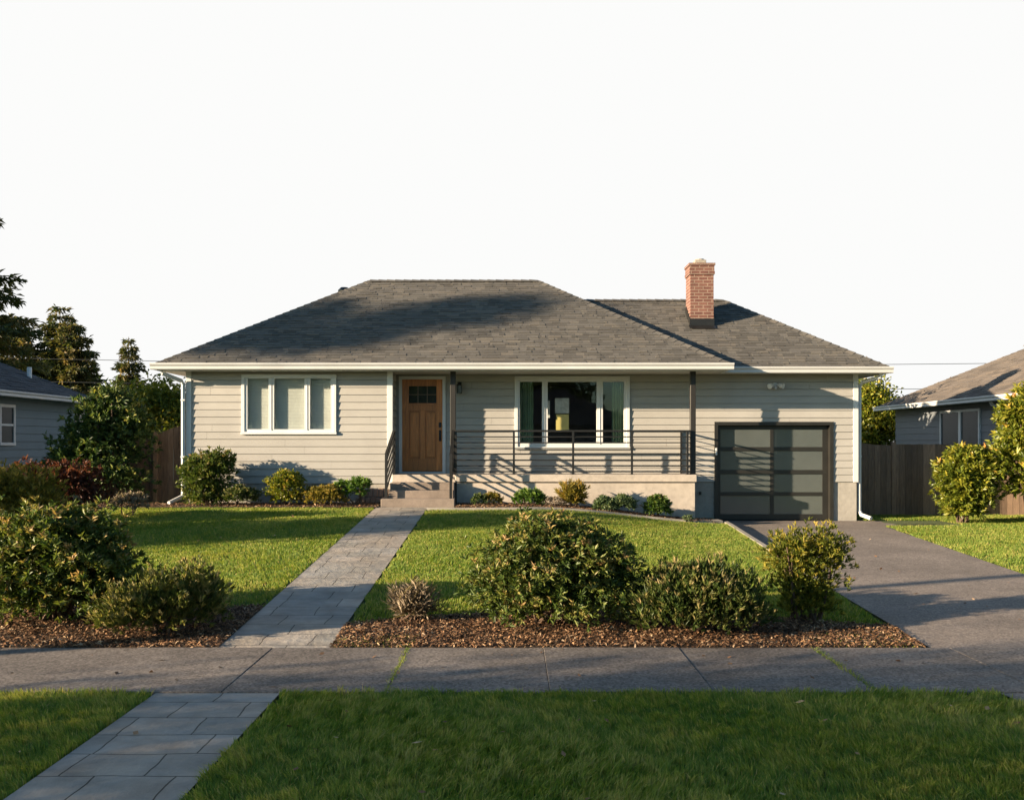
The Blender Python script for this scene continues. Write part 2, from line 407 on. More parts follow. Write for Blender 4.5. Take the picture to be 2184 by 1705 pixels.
def sheet(name, xs, ys, zf, m, off=0.0, mask=None):
    nx, ny = len(xs), len(ys)
    V = [(x, y, zf(x, y)+off) for y in ys for x in xs]
    F = []
    for j in range(ny-1):
        for i in range(nx-1):
            if mask and not mask((xs[i]+xs[i+1])/2, (ys[j]+ys[j+1])/2): continue
            F.append((j*nx+i, j*nx+i+1, (j+1)*nx+i+1, (j+1)*nx+i))
    return tag(np_mesh(name, V, F, m), kind='structure')
def lin(a, b, n): return [a+(b-a)*i/n for i in range(n+1)]
gx = [-900, -300, -100, -50, -30] + lin(-20, 3.5, 47) + lin(3.7, 4.6, 30) + lin(4.9, 14, 20) + [20, 30, 50, 100, 300, 900]
gy = [-900, -300, -100, -40, -15, -6, 3.4, 3.5, 5] + lin(6, 22, 32) + [26, 30, 40, 60, 100, 300, 900]
sheet('ground', gx, gy, gz, M['turf'], -.03)

PX0, PX1 = -2.74, -1.70
SY0, SY1 = 7.62, 9.27
# parkway, road, sidewalk, path, driveway
o = sheet('road', [-120, 120], [-5.5, 3.33], lambda x, y: -.155, M['asphalt'])
mb = MB(); mb.box(-120, 3.4, 3.33, 3.47, -.2, -.012, bev=.02); mb.build('kerb', M['kerb']); tag(bpy.data.objects['kerb'], kind='structure')
mb = MB(); mb.box(8.6, 120, 3.33, 3.47, -.2, -.012, bev=.02); tag(mb.build('kerb', M['kerb']), kind='structure')
# sidewalk slabs with real joints
mb = MB()
x = -60.0 + .0
xs = [-.965+1.255*i for i in range(-38, 40)]
for i in range(len(xs)-1):
    a, b = xs[i]+.002, xs[i+1]-.002
    if b > 3.9 and a < 10: pass
    mb.box(a, b, SY0, SY1, -.09, .006+.003*math.sin(i*2.3), bev=.003)
tag(mb.build('sidewalk', M['walk']), kind='structure')
sheet('sidewalk_bedding', [-60, 60], [SY0+.01, SY1-.01], lambda x, y: -.002, M['joint'])
# front path (yard) and parkway path
sheet('path', lin(PX0, PX1, 4), lin(SY1+.006, 20.14, 22), lambda x, y: lawn_z(x, y), M['paver'], -.004)
sheet('path_by_street', lin(-2.72, -1.77, 4), [3.48, 5, 6, 7, SY0-.006], lambda x, y: 0.0, M['paver'], -.002)
# side strip of path in front of porch step towards the bed
# driveway
def dmask(x, y):
    if y > SY1: return 4.30 < x < dright(y)
    return False
def dright(y):
    if y > 20.6: return 9.3 if y < 21.3 else 8.6
    t = (y-14)/6.6
    return 7.15+.55*max(0, t) + (max(0, 14-y)*.13)
mb = MB()
ys = lin(SY1+.006, 20.6, 24) + [20.75, 21.2, 21.95]
for j in range(len(ys)-1):
    ya, yb = ys[j], ys[j+1]
    def rr(y): return dright(y) if y <= 20.6 else 7.75+min(1, (y-20.6)/.5)*1.5
    n = 6
    for i in range(n):
        def P(y, t): X = kx(y)+.03+(rr(y)-kx(y)-.03)*t; return (X, y, drive_z(X, y)+.0)
        mb.quad(P(ya, i/n), P(ya, (i+1)/n), P(yb, (i+1)/n), P(yb, i/n))
tag(mb.build('driveway', M['drive']), kind='structure')
mb = MB()
mb.add([(3.72, SY0-.006, -.002), (9.6, SY0-.006, -.002), (9.9, 3.48, -.06), (4.35, 3.48, -.06), (3.95, 6.3, -.02)], [(0, 1, 2, 3, 4)])
tag(mb.build('driveway_apron', M['drive']), kind='structure')
# kerb between lawn and driveway
mb = MB(); ys = lin(13.2, 20.5, 16)
for a, b in zip(ys[:-1], ys[1:]):
    xa, xb = kx(a), kx(b); ra = .018*sm(13, 15, a)-.004; rb = .018*sm(13, 15, b)-.004
    za, zb = lawn_z(xa, a)+ra, lawn_z(xb, b)+rb
    mb.add([(xa-.06, a, za), (xa+.025, a, za), (xb+.025, b, zb), (xb-.06, b, zb), (xa+.025, a, -.05), (xb+.025, b, -.02), (xa-.06, a, -.05), (xb-.06, b, -.02)],
           [(0, 1, 2, 3), (1, 4, 5, 2), (0, 3, 7, 6)] + ([(0, 6, 4, 1)] if a == ys[0] else []) + ([(3, 2, 5, 7)] if b == ys[-1] else []))
tag(mb.build('driveway_kerb', M['kerb']), kind='structure')
# bed edging in front of the porch
def edge_y(X): return 19.72 + .42*sm(-1, 4, X)
mb = MB(); xs = lin(-1.69, 3.5, 26)
for a, b in zip(xs[:-1], xs[1:]):
    ya, yb = edge_y(a), edge_y(b)
    za, zb = lawn_z(a, ya)+.035, lawn_z(b, yb)+.035
    mb.add([(a, ya, za), (b, yb, zb), (b, yb+.11, zb), (a, ya+.11, za), (a, ya, za-.1), (b, yb, zb-.1), (b, yb+.11, zb-.1), (a, ya+.11, za-.1)],
           [(0, 1, 2, 3), (0, 4, 5, 1), (3, 2, 6, 7)])
tag(mb.build('bed_edging', M['kerb']), kind='structure')
mb = MB(); mb.prism([(3.3, 20.05), (4.3, 20.35), (4.28, 20.8), (3.3, 20.75)], 'z', .1, .325)
tag(mb.build('stepping_slab', M['kerb']), 'pale concrete slab at the driveway corner of the porch bed', 'paving slab')

# beds (soil)
def bedR(X): return 10.25+.65*math.sin(math.pi*min(1, max(0, (X+1.7)/5.5)))
def bedL(X): return 11.0+.12*math.sin(X*2)
def m_front(x, y):
    if PX0 < x < PX1: return False
    if x < PX0: return y < bedL(x)
    return x < kx(y)-.01 and y < bedR(x)
sheet('front_bed_soil', lin(-14, PX0, 40)+lin(PX1, 4.2, 48), lin(SY1+.004, 11.3, 24), lawn_z, M['soil'], .0, m_front)
def m_house(x, y):
    if x < -2.7: return y > 20.08
    return y > edge_y(x)+.1 and x > -1.2
sheet('house_bed_soil', lin(-9.5, -2.72, 14)+lin(-1.15, 4.2, 24), lin(19.7, 21.3, 14), lawn_z, M['soil'], .006, m_house)

# grass blades -------------------------------------------------
rng = np.random.default_rng(5)
def v_sm(a, b, x): t = np.clip((x-a)/(b-a), 0, 1); return t*t*(3-2*t)
def v_lawn(X, Y): return np.clip((Y-9.28)/10.92, 0, 1)*(.62-.33*v_sm(.4, 4.3, X))
def v_gz(X, Y):
    kk = 3.86+.53*np.clip((Y-9.28)/11.0, 0, 1.15); k = v_sm(kk-.03, kk+.03, X)
    return v_lawn(X, Y)*(1-k)+(.2*np.clip((Y-9.28)/12.32, 0, 1)+.03*v_sm(7.4, 7.8, X))*k
def clump(x, y): return .5+.25*(np.sin(x*3.1+1.7*np.sin(y*2.3))+np.sin(y*4.3+1.3*np.sin(x*2.9+1)))*.8
def grass(name, x0, x1, y0, y1, dens, h, wd, mask, label):
    n = int((x1-x0)*(y1-y0)*dens)
    x = rng.uniform(x0, x1, n); y = rng.uniform(y0, y1, n)
    k = mask(x, y); x, y = x[k], y[k]; n = len(x)
    z = v_gz(x, y)-.028
    c = clump(x, y); c2 = clump(x*3.7+5, y*3.1)
    gxi = np.floor(x/.07+.35*np.sin(y*19)).astype(int); gyi = np.floor(y/.09+.35*np.sin(x*23)).astype(int)
    hsh = (np.sin(gxi*12.9898+gyi*78.233)*43758.5453) % 1.0
    hh = h*(.25+.4*c+.45*c2+(.6 if y0 < 6 else .3)*hsh)*rng.uniform(.6, 1.25, n) + .022
    an = rng.uniform(0, 2*math.pi, n); ln = rng.uniform(.1, .9, n)
    la = np.sin(x*1.3+2*np.sin(y*.9))*2 + hsh*3.0 + rng.normal(0, .7, n)      # combed lean
    dx, dy = np.cos(la), np.sin(la)
    wx, wy = np.cos(an)*wd/2, np.sin(an)*wd/2
    k = rng.uniform(.7, 1.3, n); wx *= k; wy *= k
    b0 = np.stack([x-wx, y-wy, z], 1); b1 = np.stack([x+wx, y+wy, z], 1)
    mx, my = x+dx*hh*ln*.35, y+dy*hh*ln*.35; mz = z+hh*.62
    m0 = np.stack([mx-wx*.8, my-wy*.8, mz], 1); m1 = np.stack([mx+wx*.8, my+wy*.8, mz], 1)
    tx, ty = x+dx*hh*ln, y+dy*hh*ln; tz = z+hh*(1-.25*ln*ln)
    t0 = np.stack([tx-wx*.12, ty-wy*.12, tz], 1); t1 = np.stack([tx+wx*.12, ty+wy*.12, tz], 1)
    V = np.stack([b0, b1, m0, m1, t0, t1], 1).reshape(-1, 3)
    i = np.arange(n)[:, None]*6
    F = np.concatenate([i+np.array([[0, 1, 3, 2]]), i+np.array([[2, 3, 5, 4]])], 1).reshape(-1, 4)
    r = np.clip(rng.normal(.5, .2, n)+(hsh-.5)*(.5 if y0 < 6 else .28), 0, 1.1); 
    dead = rng.random(n) < .05; r[dead] = 1.3
    o = np_mesh(name, V, F, M['grass'], np.repeat(r, 2))
    return tag(o, label, 'grass', kind='stuff')
A = np.vectorize
bR = A(bedR); bL = A(bedL); eY = A(edge_y)
def mk_left(x, y): return (x < PX0-.02+.02*np.sin(y*9)) & (y > bL(x)+.06*np.sin(x*11)) & (y < 20.1+.04*np.sin(x*7)) & (x > -8.3+.2*np.sin(y*2)) 
def mk_right(x, y): return (x > PX1+.02+.02*np.sin(y*8)) & (x < 3.86+.53*np.clip((y-9.28)/11.0, 0, 1.15)-.04+.015*np.sin(y*7)) & (y > bR(x)+.06*np.sin(x*9)) & (y < eY(x)-.02)
def mk_side(x, y):
    r = np.where(y < 20.6, 7.17+.55*np.clip((y-14)/6.6, 0, 1)+np.clip(14-y, 0, 9)*.13, np.where(y < 21.9, 9.4, 7.75))
    return (x > r+.03*np.sin(y*6)) & (y < 23.4)
G = 1.0
grass('lawn_grass', -8.6, PX0, 10.8, 20.2, 2600*G, .029, .010, mk_left, 'mown green lawn left of the front path')
grass('lawn_grass', PX1, 4.3, 10.2, 20.3, 2800*G, .029, .010, mk_right, 'mown green lawn between the front path and the driveway')
grass('lawn_grass', 7.0, 13.5, 9.4, 23.4, 1800*G, .028, .011, mk_side, 'mown green lawn right of the driveway')
grass('lawn_grass', -1.76, 4.0, 4.6, SY0, 8500*G, .045, .0065, lambda x, y: (x > -1.75+.012*np.sin(y*13)) & (x < 3.68+.3*np.clip((7.6-y)/1.4, 0, 1)**1.0*.6) & (y < SY0-.005+.02*np.sin(x*7)), 'shaded green grass strip between sidewalk and street, right of the pavers')
grass('lawn_grass', -5.2, -2.7, 4.6, SY0, 7500*G, .045, .0065, lambda x, y: (x < -2.73+.012*np.sin(y*13)) & (y < SY0-.005+.02*np.sin(x*7)), 'shaded green grass strip between sidewalk and street, left of the pavers')
# weeds along joints and bed edges
def weeds():
    n = 2600
    x = np.concatenate([rng.normal(-.965, .014, 500), rng.normal(2.8, .022, 700), rng.uniform(-1.66, -.9, 700), rng.uniform(2.9, 3.85, 700)])
    y = np.concatenate([rng.uniform(SY0, SY1, 500), rng.uniform(SY0, SY1, 700), rng.uniform(9.3, 9.75, 700), rng.uniform(9.3, 9.9, 700)])
    return x, y
wx_, wy_ = weeds()
def weed_obj():
    n = len(wx_); z = v_gz(wx_, wy_); h = rng.uniform(.005, .028, n); an = rng.uniform(0, 6.28, n); la = rng.uniform(0, 6.28, n)
    c, s_ = np.cos(an)*.004, np.sin(an)*.004
    b0 = np.stack([wx_-c, wy_-s_, z], 1); b1 = np.stack([wx_+c, wy_+s_, z], 1); t = np.stack([wx_+np.cos(la)*h*.8, wy_+np.sin(la)*h*.8, z+h], 1)
    V = np.stack([b0, b1, t], 1).reshape(-1, 3); F = np.arange(3*n).reshape(-1, 3)
    tag(np_mesh('weeds', V, F, M['grass'], rng.uniform(.2, .85, n)), 'yellowish weeds growing in sidewalk joints and bed edge', 'weeds', kind='stuff')
weed_obj()

# fallen leaves
def litter():
    n = 170
    x = np.concatenate([rng.uniform(-4, 3.6, 50), rng.uniform(-6, 4, 50), rng.uniform(-6, 3.8, 40), rng.uniform(4.4, 7, 30)])
    y = np.concatenate([rng.uniform(4.8, 7.5, 50), rng.uniform(11.5, 19.5, 50), rng.uniform(7.7, 9.2, 40), rng.uniform(10, 20, 30)])
    onl = ((y < 7.6) | (y > 11)) & (x < 4.2) & ~((x > -2.75) & (x < -1.68))
    z = v_gz(x, y)+np.where(onl, .035, .012); a = rng.uniform(0, 6.28, n); L = rng.uniform(.015, .04, n)[:, None]
    d = np.stack([np.cos(a), np.sin(a), rng.normal(0, .25, n)], 1)*L; w_ = np.stack([-np.sin(a), np.cos(a), rng.normal(0, .3, n)], 1)*L*.5; p = np.stack([x, y, z], 1)
    V = np.stack([p-d, p+w_, p+d, p-w_], 1).reshape(-1, 3); F = np.arange(4*n).reshape(-1, 4)
    tag(np_mesh('fallen_leaves', V, F, M['chips'], rng.uniform(.4, 1, n)), 'small dry fallen leaves scattered on grass and paving', 'leaves', kind='stuff')
litter()
# mulch chips --------------------------------------------------
def chips(name, x0, x1, y0, y1, n, mask, L, label, off=0.0):
    x = rng.uniform(x0, x1, n); y = rng.uniform(y0, y1, n); k = mask(x, y); x, y = x[k], y[k]; n = len(x)
    z = v_gz(x, y)+off+rng.uniform(0, .022, n)
    a = rng.uniform(0, 6.28, n); l = L*rng.uniform(.4, 1.4, n); wd = rng.uniform(.0025, .007, n); ti = rng.normal(0, .35, n)
    d = np.stack([np.cos(a), np.sin(a), ti], 1)*l[:, None]/2; wv = np.stack([-np.sin(a), np.cos(a), rng.normal(0, .5, n)], 1)*wd[:, None]
    p = np.stack([x, y, z], 1); up = np.array([[0, 0, 1]])*(l*.12)[:, None]
    V = np.stack([p-d-wv, p-d+wv, p-wv+up, p+wv+up, p+d-wv*.5, p+d+wv*.5], 1).reshape(-1, 3)
    i = np.arange(n)[:, None]*6
    F = np.concatenate([i+np.array([[0, 1, 3, 2]]), i+np.array([[2, 3, 5, 4]])], 1).reshape(-1, 4)
    tag(np_mesh(name, V, F, M['chips'], np.repeat(rng.random(n)**1.4, 2)), label, 'mulch', kind='stuff')
mf = A(m_front); mh = A(m_house)
chips('bark_mulch', PX1, 4.2, 9.29, 11.3, 44000, mf, .034, 'brown bark mulch in the front bed right of the path', .004)
chips('bark_mulch', -6.5, PX0, 9.29, 11.3, 26000, mf, .034, 'brown bark mulch in the front bed left of the path', .004)
chips('bark_mulch', -1.15, 4.2, 19.8, 21.1, 9000, mh, .05, 'brown mulch in the narrow bed below the porch', .01)
chips('bark_mulch', -9, -2.7, 19.7, 21.2, 8000, mh, .05, 'brown mulch in the bed under the left windows', .01)

# ------------------------------------------------------------------ foliage builders
def unit(a): return a/np.maximum(np.linalg.norm(a, axis=1, keepdims=True), 1e-6)
def leaf_mesh(name, P, D, L, W, rnd, m, parent, fold=.25, rs=None):
    n = len(P); D = unit(D)
    q = rs.normal(size=(n, 3)); S = unit(np.cross(D, q)); N_ = np.cross(S, D)
    N_ = np.where(N_[:, 2:3] < 0, -N_, N_)
    L = L[:, None]; W = W[:, None]
    b = P; mid = P+D*L*.5+N_*L*.04
    l = mid+S*W/2+N_*W*fold; r = mid-S*W/2+N_*W*fold; t = P+D*L-N_*L*.10
    V = np.stack([b, l, t, r], 1).reshape(-1, 3); i = np.arange(n)[:, None]*4
    F = np.concatenate([i+np.array([[0, 1, 2]]), i+np.array([[0, 2, 3]])], 1).reshape(-1, 3)
    return np_mesh(name, V, F, m, np.repeat(rnd, 2), parent)

def blob_points(blobs, n, rs, shell=(.72, 1.04), lump=.14, fl=3.0):
    vol = np.array([b[3]*b[4]*b[5] for b in blobs])**.67; pr = vol/vol.sum()
    k = rs.choice(len(blobs), n, p=pr); B = np.array(blobs)[k]
    d = unit(rs.normal(size=(n, 3)))
    d[:, 2] = np.where((d[:, 2] < -.35), -d[:, 2], d[:, 2])
    r = rs.uniform(shell[0], shell[1], n)
    ph = rs.uniform(0, 6.28, 3)
    lm = 1+lump*(np.sin(d[:, 0]*fl*2+ph[0]+B[:, 0]*3)*np.sin(d[:, 1]*fl*2+ph[1])+np.sin(d[:, 2]*fl*3+ph[2]+d[:, 0]*fl*2))
    p = B[:, :3]+d*B[:, 3:6]*(r*lm)[:, None]
    nrm = unit(d/B[:, 3:6]); out = (r-shell[0])/(shell[1]-shell[0])
    return p, nrm, out

def bush(name, loc, label, cat, blobs, ncl, k, L, W, mat, seed, spread=.9, upb=.5, stems=8, lump=.14, group=None, shell=(.6, 1.04), part='foliage', tipgain=.45, zmin=None, fl=3.0, stemh=.8):
    """blobs relative to loc: (x,y,z,rx,ry,rz)"""
    rs = np.random.default_rng(seed); random.seed(seed)
    root = thing(name, loc, label, cat, group)
    bl = [(b[0]+loc[0], b[1]+loc[1], b[2]+loc[2], b[3], b[4], b[5]) for b in blobs]
    p, nrm, out = blob_points(bl, ncl, rs, shell, lump, fl)
    ok = p[:, 2] > loc[2]+(.03 if zmin is None else zmin); p, nrm, out = p[ok], nrm[ok], out[ok]
    ax = unit(nrm+np.array([[0, 0, upb]])+rs.normal(0, .35, p.shape))
    P = np.repeat(p, k, 0); AX = np.repeat(ax, k, 0); O = np.repeat(out, k)
    q = rs.normal(size=P.shape); side = unit(q-(q*AX).sum(1, keepdims=True)*AX)
    D = AX+side*spread*rs.uniform(.6, 1.3, (len(P), 1))
    P = P+AX*(rs.uniform(-.5, .3, len(P))*L*.6)[:, None]
    LL = L*rs.uniform(.6, 1.25, len(P)); WW = W*rs.uniform(.7, 1.2, len(P))
    cl = np.repeat(rs.random(len(p)), k)
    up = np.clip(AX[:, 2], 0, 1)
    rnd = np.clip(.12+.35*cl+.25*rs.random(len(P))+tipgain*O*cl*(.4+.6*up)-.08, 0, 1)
    leaf_mesh(part, P, D, LL, WW, rnd, mat, root, rs=rs)
    if stems:
        mb = MB(); c = Vector(loc)
        for i in range(stems):
            b = random.choice(bl); a = random.uniform(0, 6.28); rr = random.uniform(.3, .8)
            e = Vector((b[0]+math.cos(a)*b[3]*rr, b[1]+math.sin(a)*b[4]*rr, b[2]+b[5]*random.uniform(.0, stemh)))
            s = c+Vector((random.uniform(-.08, .08)*2, random.uniform(-.08, .08), -.02)); mdp = s.lerp(e, .5)+Vector((0, 0, -.05))
            rd = .012+.01*(e-s).length
            mb.tube([s, mdp, e], [rd, rd*.7, rd*.3], 5)
        mb.build('stem', M['stem'], root)
    return root

def tree(name, loc, label, h, crown, n, L, mat, seed, trunk_r=.2, k=4, group=None, cat='tree', W=None, shell=(.35, 1.05), lump=.22, upb=.3):
    """crown: blobs relative to loc"""
    rs = np.random.default_rng(seed); random.seed(seed)
    root = thing(name, loc, label, cat, group); loc = Vector(loc)
    mb = MB(); mb.tube([loc+Vector((0, 0, -.1)), loc+Vector((.05*h/6, 0, h*.3)), loc+Vector((0, .1, h*.62)), loc+Vector((0, 0, h*.9))], [trunk_r*1.25, trunk_r, trunk_r*.6, trunk_r*.15], 9)
    for b in crown:
        c = loc+Vector(b[:3]); s = loc+Vector((0, 0, max(.25*h, min(h*.6, b[2]-b[5]*.8))))
        mb.tube([s, s.lerp(c, .5)+Vector((0, 0, -.15)), c], [trunk_r*.45, trunk_r*.3, trunk_r*.1], 6)
        for j in range(4):
            d = Vector((random.gauss(0, 1), random.gauss(0, 1), random.gauss(.3, .7))).normalized()
            mb.tube([c.lerp(s, .3), c+Vector((d.x*b[3], d.y*b[4], d.z*b[5]))*.75], [trunk_r*.15, .01], 5)
    mb.build('trunk', M['trunk'], root)
    bl = [(b[0]+loc.x, b[1]+loc.y, b[2]+loc.z, b[3], b[4], b[5]) for b in crown]
    p, nrm, out = blob_points(bl, n, rs, shell, lump)
    ax = unit(nrm+np.array([[0, 0, upb]])+rs.normal(0, .6, p.shape))
    P = np.repeat(p, k, 0)+rs.normal(0, L*.9, (n*k, 3)); AX = np.repeat(ax, k, 0)
    D = AX+rs.normal(0, .8, P.shape)
    cl = np.repeat(rs.random(n), k)
    rnd = np.clip(.1+.4*cl+.4*rs.random(len(P)), 0, 1)
    leaf_mesh('crown', P, D, L*rs.uniform(.6, 1.3, len(P)), (W or L*.5)*rs.uniform(.7, 1.2, len(P)), rnd, mat, root, rs=rs)
    return root

def conifer(name, loc, label, h, rad, seed, base=.12, lv=26, L=.35, dens=1.0, group=None, mat=None, shape=1.0, droop=.25):
    rs = np.random.default_rng(seed); random.seed(seed)
    root = thing(name, loc, label, 'conifer tree', group); lo = Vector(loc)
    mb = MB(); mb.tube([lo, lo+Vector((0, 0, h*.5)), lo+Vector((0, 0, h))], [h*.022, h*.013, .015], 8)
    P = []; D = []; C = []
    for i in range(lv):
        t = base+(1-base)*(i+random.uniform(0, .8))/lv
        z = h*t; R = rad*((1-t)/(1-base))**shape*random.uniform(.75, 1.15)+.08
        nb = max(4, int(8*min(1, R/rad+.3)))
        a0 = random.uniform(0, 6.28)
        for j in range(nb):
            a = a0+2*math.pi*j/nb+random.uniform(-.3, .3); r = R*random.uniform(.7, 1.15)
            d = Vector((math.cos(a), math.sin(a), 0)); s = lo+Vector((0, 0, z))
            pts = [s, s+d*r*.5+Vector((0, 0, -droop*r*.25)), s+d*r+Vector((0, 0, -droop*r*.45))]
            mb.tube(pts, [h*.004+.004, h*.003+.002, .003], 4, cap=False)
            m_ = max(4, int(r/L*9*dens))
            cr = random.random()
            for q in range(m_):
                u = random.uniform(.12, 1.0)
                p = pts[0].lerp(pts[2], u)+Vector((0, 0, -droop*r*.3*math.sin(u*math.pi)*.3))
                w_ = (1-u*.65)*r*.28
                sd = Vector((-d.y, d.x, 0))*random.choice((-1, 1))
                off = sd*random.uniform(0, w_)
                P.append(p+off+Vector((0, 0, random.uniform(-.06, .04)*L*3)))
                D.append(d*random.uniform(.5, 1.)+sd*random.uniform(.2, .9)+Vector((0, 0, random.uniform(-.75, .25))))
                C.append(min(1, max(0, cr*.45+random.random()*.35+.2*u)))
    mb.build('trunk', M['trunk'], root)
    P = np.array(P); D = np.array(D); C = np.array(C)
    kk = 3; P = np.repeat(P, kk, 0)+rs.normal(0, L*.15, (len(P)*kk, 3)); D = np.repeat(D, kk, 0)+rs.normal(0, .35, (len(D)*kk, 3))
    leaf_mesh('crown', P, D, L*rs.uniform(.6, 1.2, len(P)), L*.22*rs.uniform(.7, 1.3, len(P)), np.repeat(C, kk), mat or M['conifer'], root, rs=rs)
    return root

# ------------------------------------------------------------------ building parts
def lap(mb, org, u, nrm, x0, x1, z0, z1, board=.157, holes=(), out=.018):
    """lap siding from x0..x1 along u, outward normal nrm"""
    org = Vector(org); u = Vector(u); nrm = Vector(nrm); z = z0
    while z < z1-1e-4:
        zt = min(z1, z+board); r = random.random()
        cuts = sorted({z, zt} | {h for q in holes for h in (q[2], q[3]) if z < h < zt})
        for a, b in zip(cuts[:-1], cuts[1:]):
            mid = (a+b)/2; iv = [(x0, x1)]; jt = x0+((x1-x0)*((r*7.31) % 1))
            for q in holes:
                if q[2] < mid < q[3]:
                    nv = []
                    for s, e in iv:
                        if q[1] <= s or q[0] >= e: nv.append((s, e)); continue
                        if q[0] > s: nv.append((s, q[0]))
                        if q[1] < e: nv.append((q[1], e))
                    iv = nv
            iv = [t_ for s, e in iv for t_ in ([(s, jt-.0015), (jt+.0015, e)] if s+.3 < jt < e-.3 else [(s, e)])]
            oa = out*(1-(a-z)/board); ob = out*(1-(b-z)/board)
            grv = 0.007 if abs(b-zt) < 1e-6 and b-a > .03 else 0; bt = b; b = b-grv
            for s, e in iv:
                pa = org+u*s+nrm*oa; pb = org+u*e+nrm*oa; pc = org+u*e+nrm*ob; pd = org+u*s+nrm*ob
                mb.quad((pa.x, pa.y, org.z+a), (pb.x, pb.y, org.z+a), (pc.x, pc.y, org.z+b), (pd.x, pd.y, org.z+b), r)
                if grv:
                    pg = org+u*s-nrm*.02; ph = org+u*e-nrm*.02
                    mb.quad((pd.x, pd.y, org.z+b), (pc.x, pc.y, org.z+b), (ph.x, ph.y, org.z+b), (pg.x, pg.y, org.z+b), r)
                    mb.quad((pg.x, pg.y, org.z+b), (ph.x, ph.y, org.z+b), (ph.x, ph.y, org.z+bt), (pg.x, pg.y, org.z+bt), r)
                if abs(a-z) < 1e-6:
                    pe = org+u*s-nrm*.02; pf = org+u*e-nrm*.02
                    mb.quad((pa.x, pa.y, org.z+a), (pb.x, pb.y, org.z+a), (pf.x, pf.y, org.z+a), (pe.x, pe.y, org.z+a), r)
        z = zt

def roof_face(mb, A_, B_, C_, D_, course=.125, tab=.17, thick=.016, seed=1):
    """shingled quad: eave A->B, ridge D->C (C above B, D above A)"""
    rr = random.Random(seed)
    A_, B_, C_, D_ = map(Vector, (A_, B_, C_, D_))
    u = (B_-A_).normalized(); nrm = (B_-A_).cross(D_-A_)
    if nrm.length < 1e-6: nrm = (B_-A_).cross(C_-A_)
    nrm.normalize()
    if nrm.z < 0: nrm = -nrm
    v = nrm.cross(u); 
    if v.z < 0: v = -v
    H = (D_-A_).dot(v); ub = (B_-A_).dot(u); ud = (D_-A_).dot(u); uc = (C_-A_).dot(u)
    UL = lambda t: ud*t/H; UR = lambda t: ub+(uc-ub)*t/H
    mb.quad(A_-nrm*.02, B_-nrm*.02, C_-nrm*.02, D_-nrm*.02, .3)
    y = 0.0
    while y < H-.01:
        y1 = min(H, y+course*1.2); x = min(UL(y), UL(y1))-rr.uniform(0, tab); xe = max(UR(y), UR(y1))
        while x < xe:
            wd = tab*rr.choice((.45, .7, 1., 1.3, 1.6)); x2 = x+wd
            a0 = max(x, UL(y)); b0 = min(x2, UR(y)); a1 = max(x, UL(y1)); b1 = min(x2, UR(y1))
            if b0 > a0+.002 or b1 > a1+.002:
                b0 = max(a0, b0); b1 = max(a1, b1)
                th = thick*rr.choice((.6, .8, 1.1, 1.35)); dy = rr.choice((0, 0, -.012, .012)); yb = max(0, y+dy)
                P = lambda uu, vv, n_: A_+u*uu+v*vv+nrm*n_
                p = [P(a0, yb, th), P(b0, yb, th), P(b1, y1, .002), P(a1, y1, .002), P(a0, yb, -.012), P(b0, yb, -.012), P(a1, y1, -.012), P(b1, y1, -.012)]
                mb.add(p, [(0, 1, 2, 3), (4, 5, 1, 0), (4, 0, 3, 6), (1, 5, 7, 2)], rr.random())
            x = x2
        y += course

def hip_cap(mb, a, b, w_=.13, step=.2):
    a = Vector(a); b = Vector(b); d = (b-a); n = max(1, int(d.length/step)); d.normalize()
    s = d.cross(Vector((0, 0, 1))).normalized(); up = s.cross(d).normalized()
    for i in range(n):
        p = a.lerp(b, i/n); q = a.lerp(b, min(1, (i+1.15)/n)); r = random.random()
        f = .025 if abs(d.z) < .01 else 0
        mb.add([p-s*w_+up*(-.035), p+up*.03, p+s*w_+up*(-.035), q-s*w_+up*(-.045), q+up*.015, q+s*w_+up*(-.045)],
               [(0, 1, 4, 3), (1, 2, 5, 4), (0, 2, 1)], r)

def hip_roof(name, parent, x0, x1, y0, y1, z, p, mat, seed, hipL=True, hipR=True, course=.125, tab=.17, faces='fblr', hipF=True, hipB=True):
    mb = MB()
    if (y1-y0) <= (x1-x0):
        h = (y1-y0)/2; zr = z+p*h; ym = (y0+y1)/2
        rl = (x0+h if hipL else x0, ym, zr); rr = (x1-h if hipR else x1, ym, zr)
    else:
        h = (x1-x0)/2; zr = z+p*h; xm = (x0+x1)/2; rl = (xm, y0+h, zr); rr = (xm, y1-h, zr)
    a, b, c, d = (x0, y0, z), (x1, y0, z), (x1, y1, z), (x0, y1, z)
    if (y1-y0) <= (x1-x0):
        if 'f' in faces: roof_face(mb, a, b, rr, rl, course, tab, seed=seed)
        if 'b' in faces: roof_face(mb, c, d, rl, rr, course, tab, seed=seed+1)
        if 'r' in faces: roof_face(mb, b, c, rr, rr, course, tab, seed=seed+2)
        if 'l' in faces: roof_face(mb, d, a, rl, rl, course, tab, seed=seed+3)
    else:
        roof_face(mb, a, b, rl, rl, course, tab, seed=seed); roof_face(mb, c, d, rr, rr, course, tab, seed=seed+1)
        roof_face(mb, b, c, rr, rl, course, tab, seed=seed+2); roof_face(mb, d, a, rl, rr, course, tab, seed=seed+3)
    o = mb.build(name, mat, parent)
    cp = MB(); random.seed(seed)
    hip_cap(cp, rl, rr)
    if (y1-y0) <= (x1-x0):
        if hipL: hip_cap(cp, a, rl); hip_cap(cp, d, rl)
        if hipR: hip_cap(cp, b, rr); hip_cap(cp, c, rr)
    else:
        hip_cap(cp, a, rl); hip_cap(cp, b, rl); hip_cap(cp, c, rr); hip_cap(cp, d, rr)
    cp.build('ridge_cap', mat, o)
    return o, rl, rr

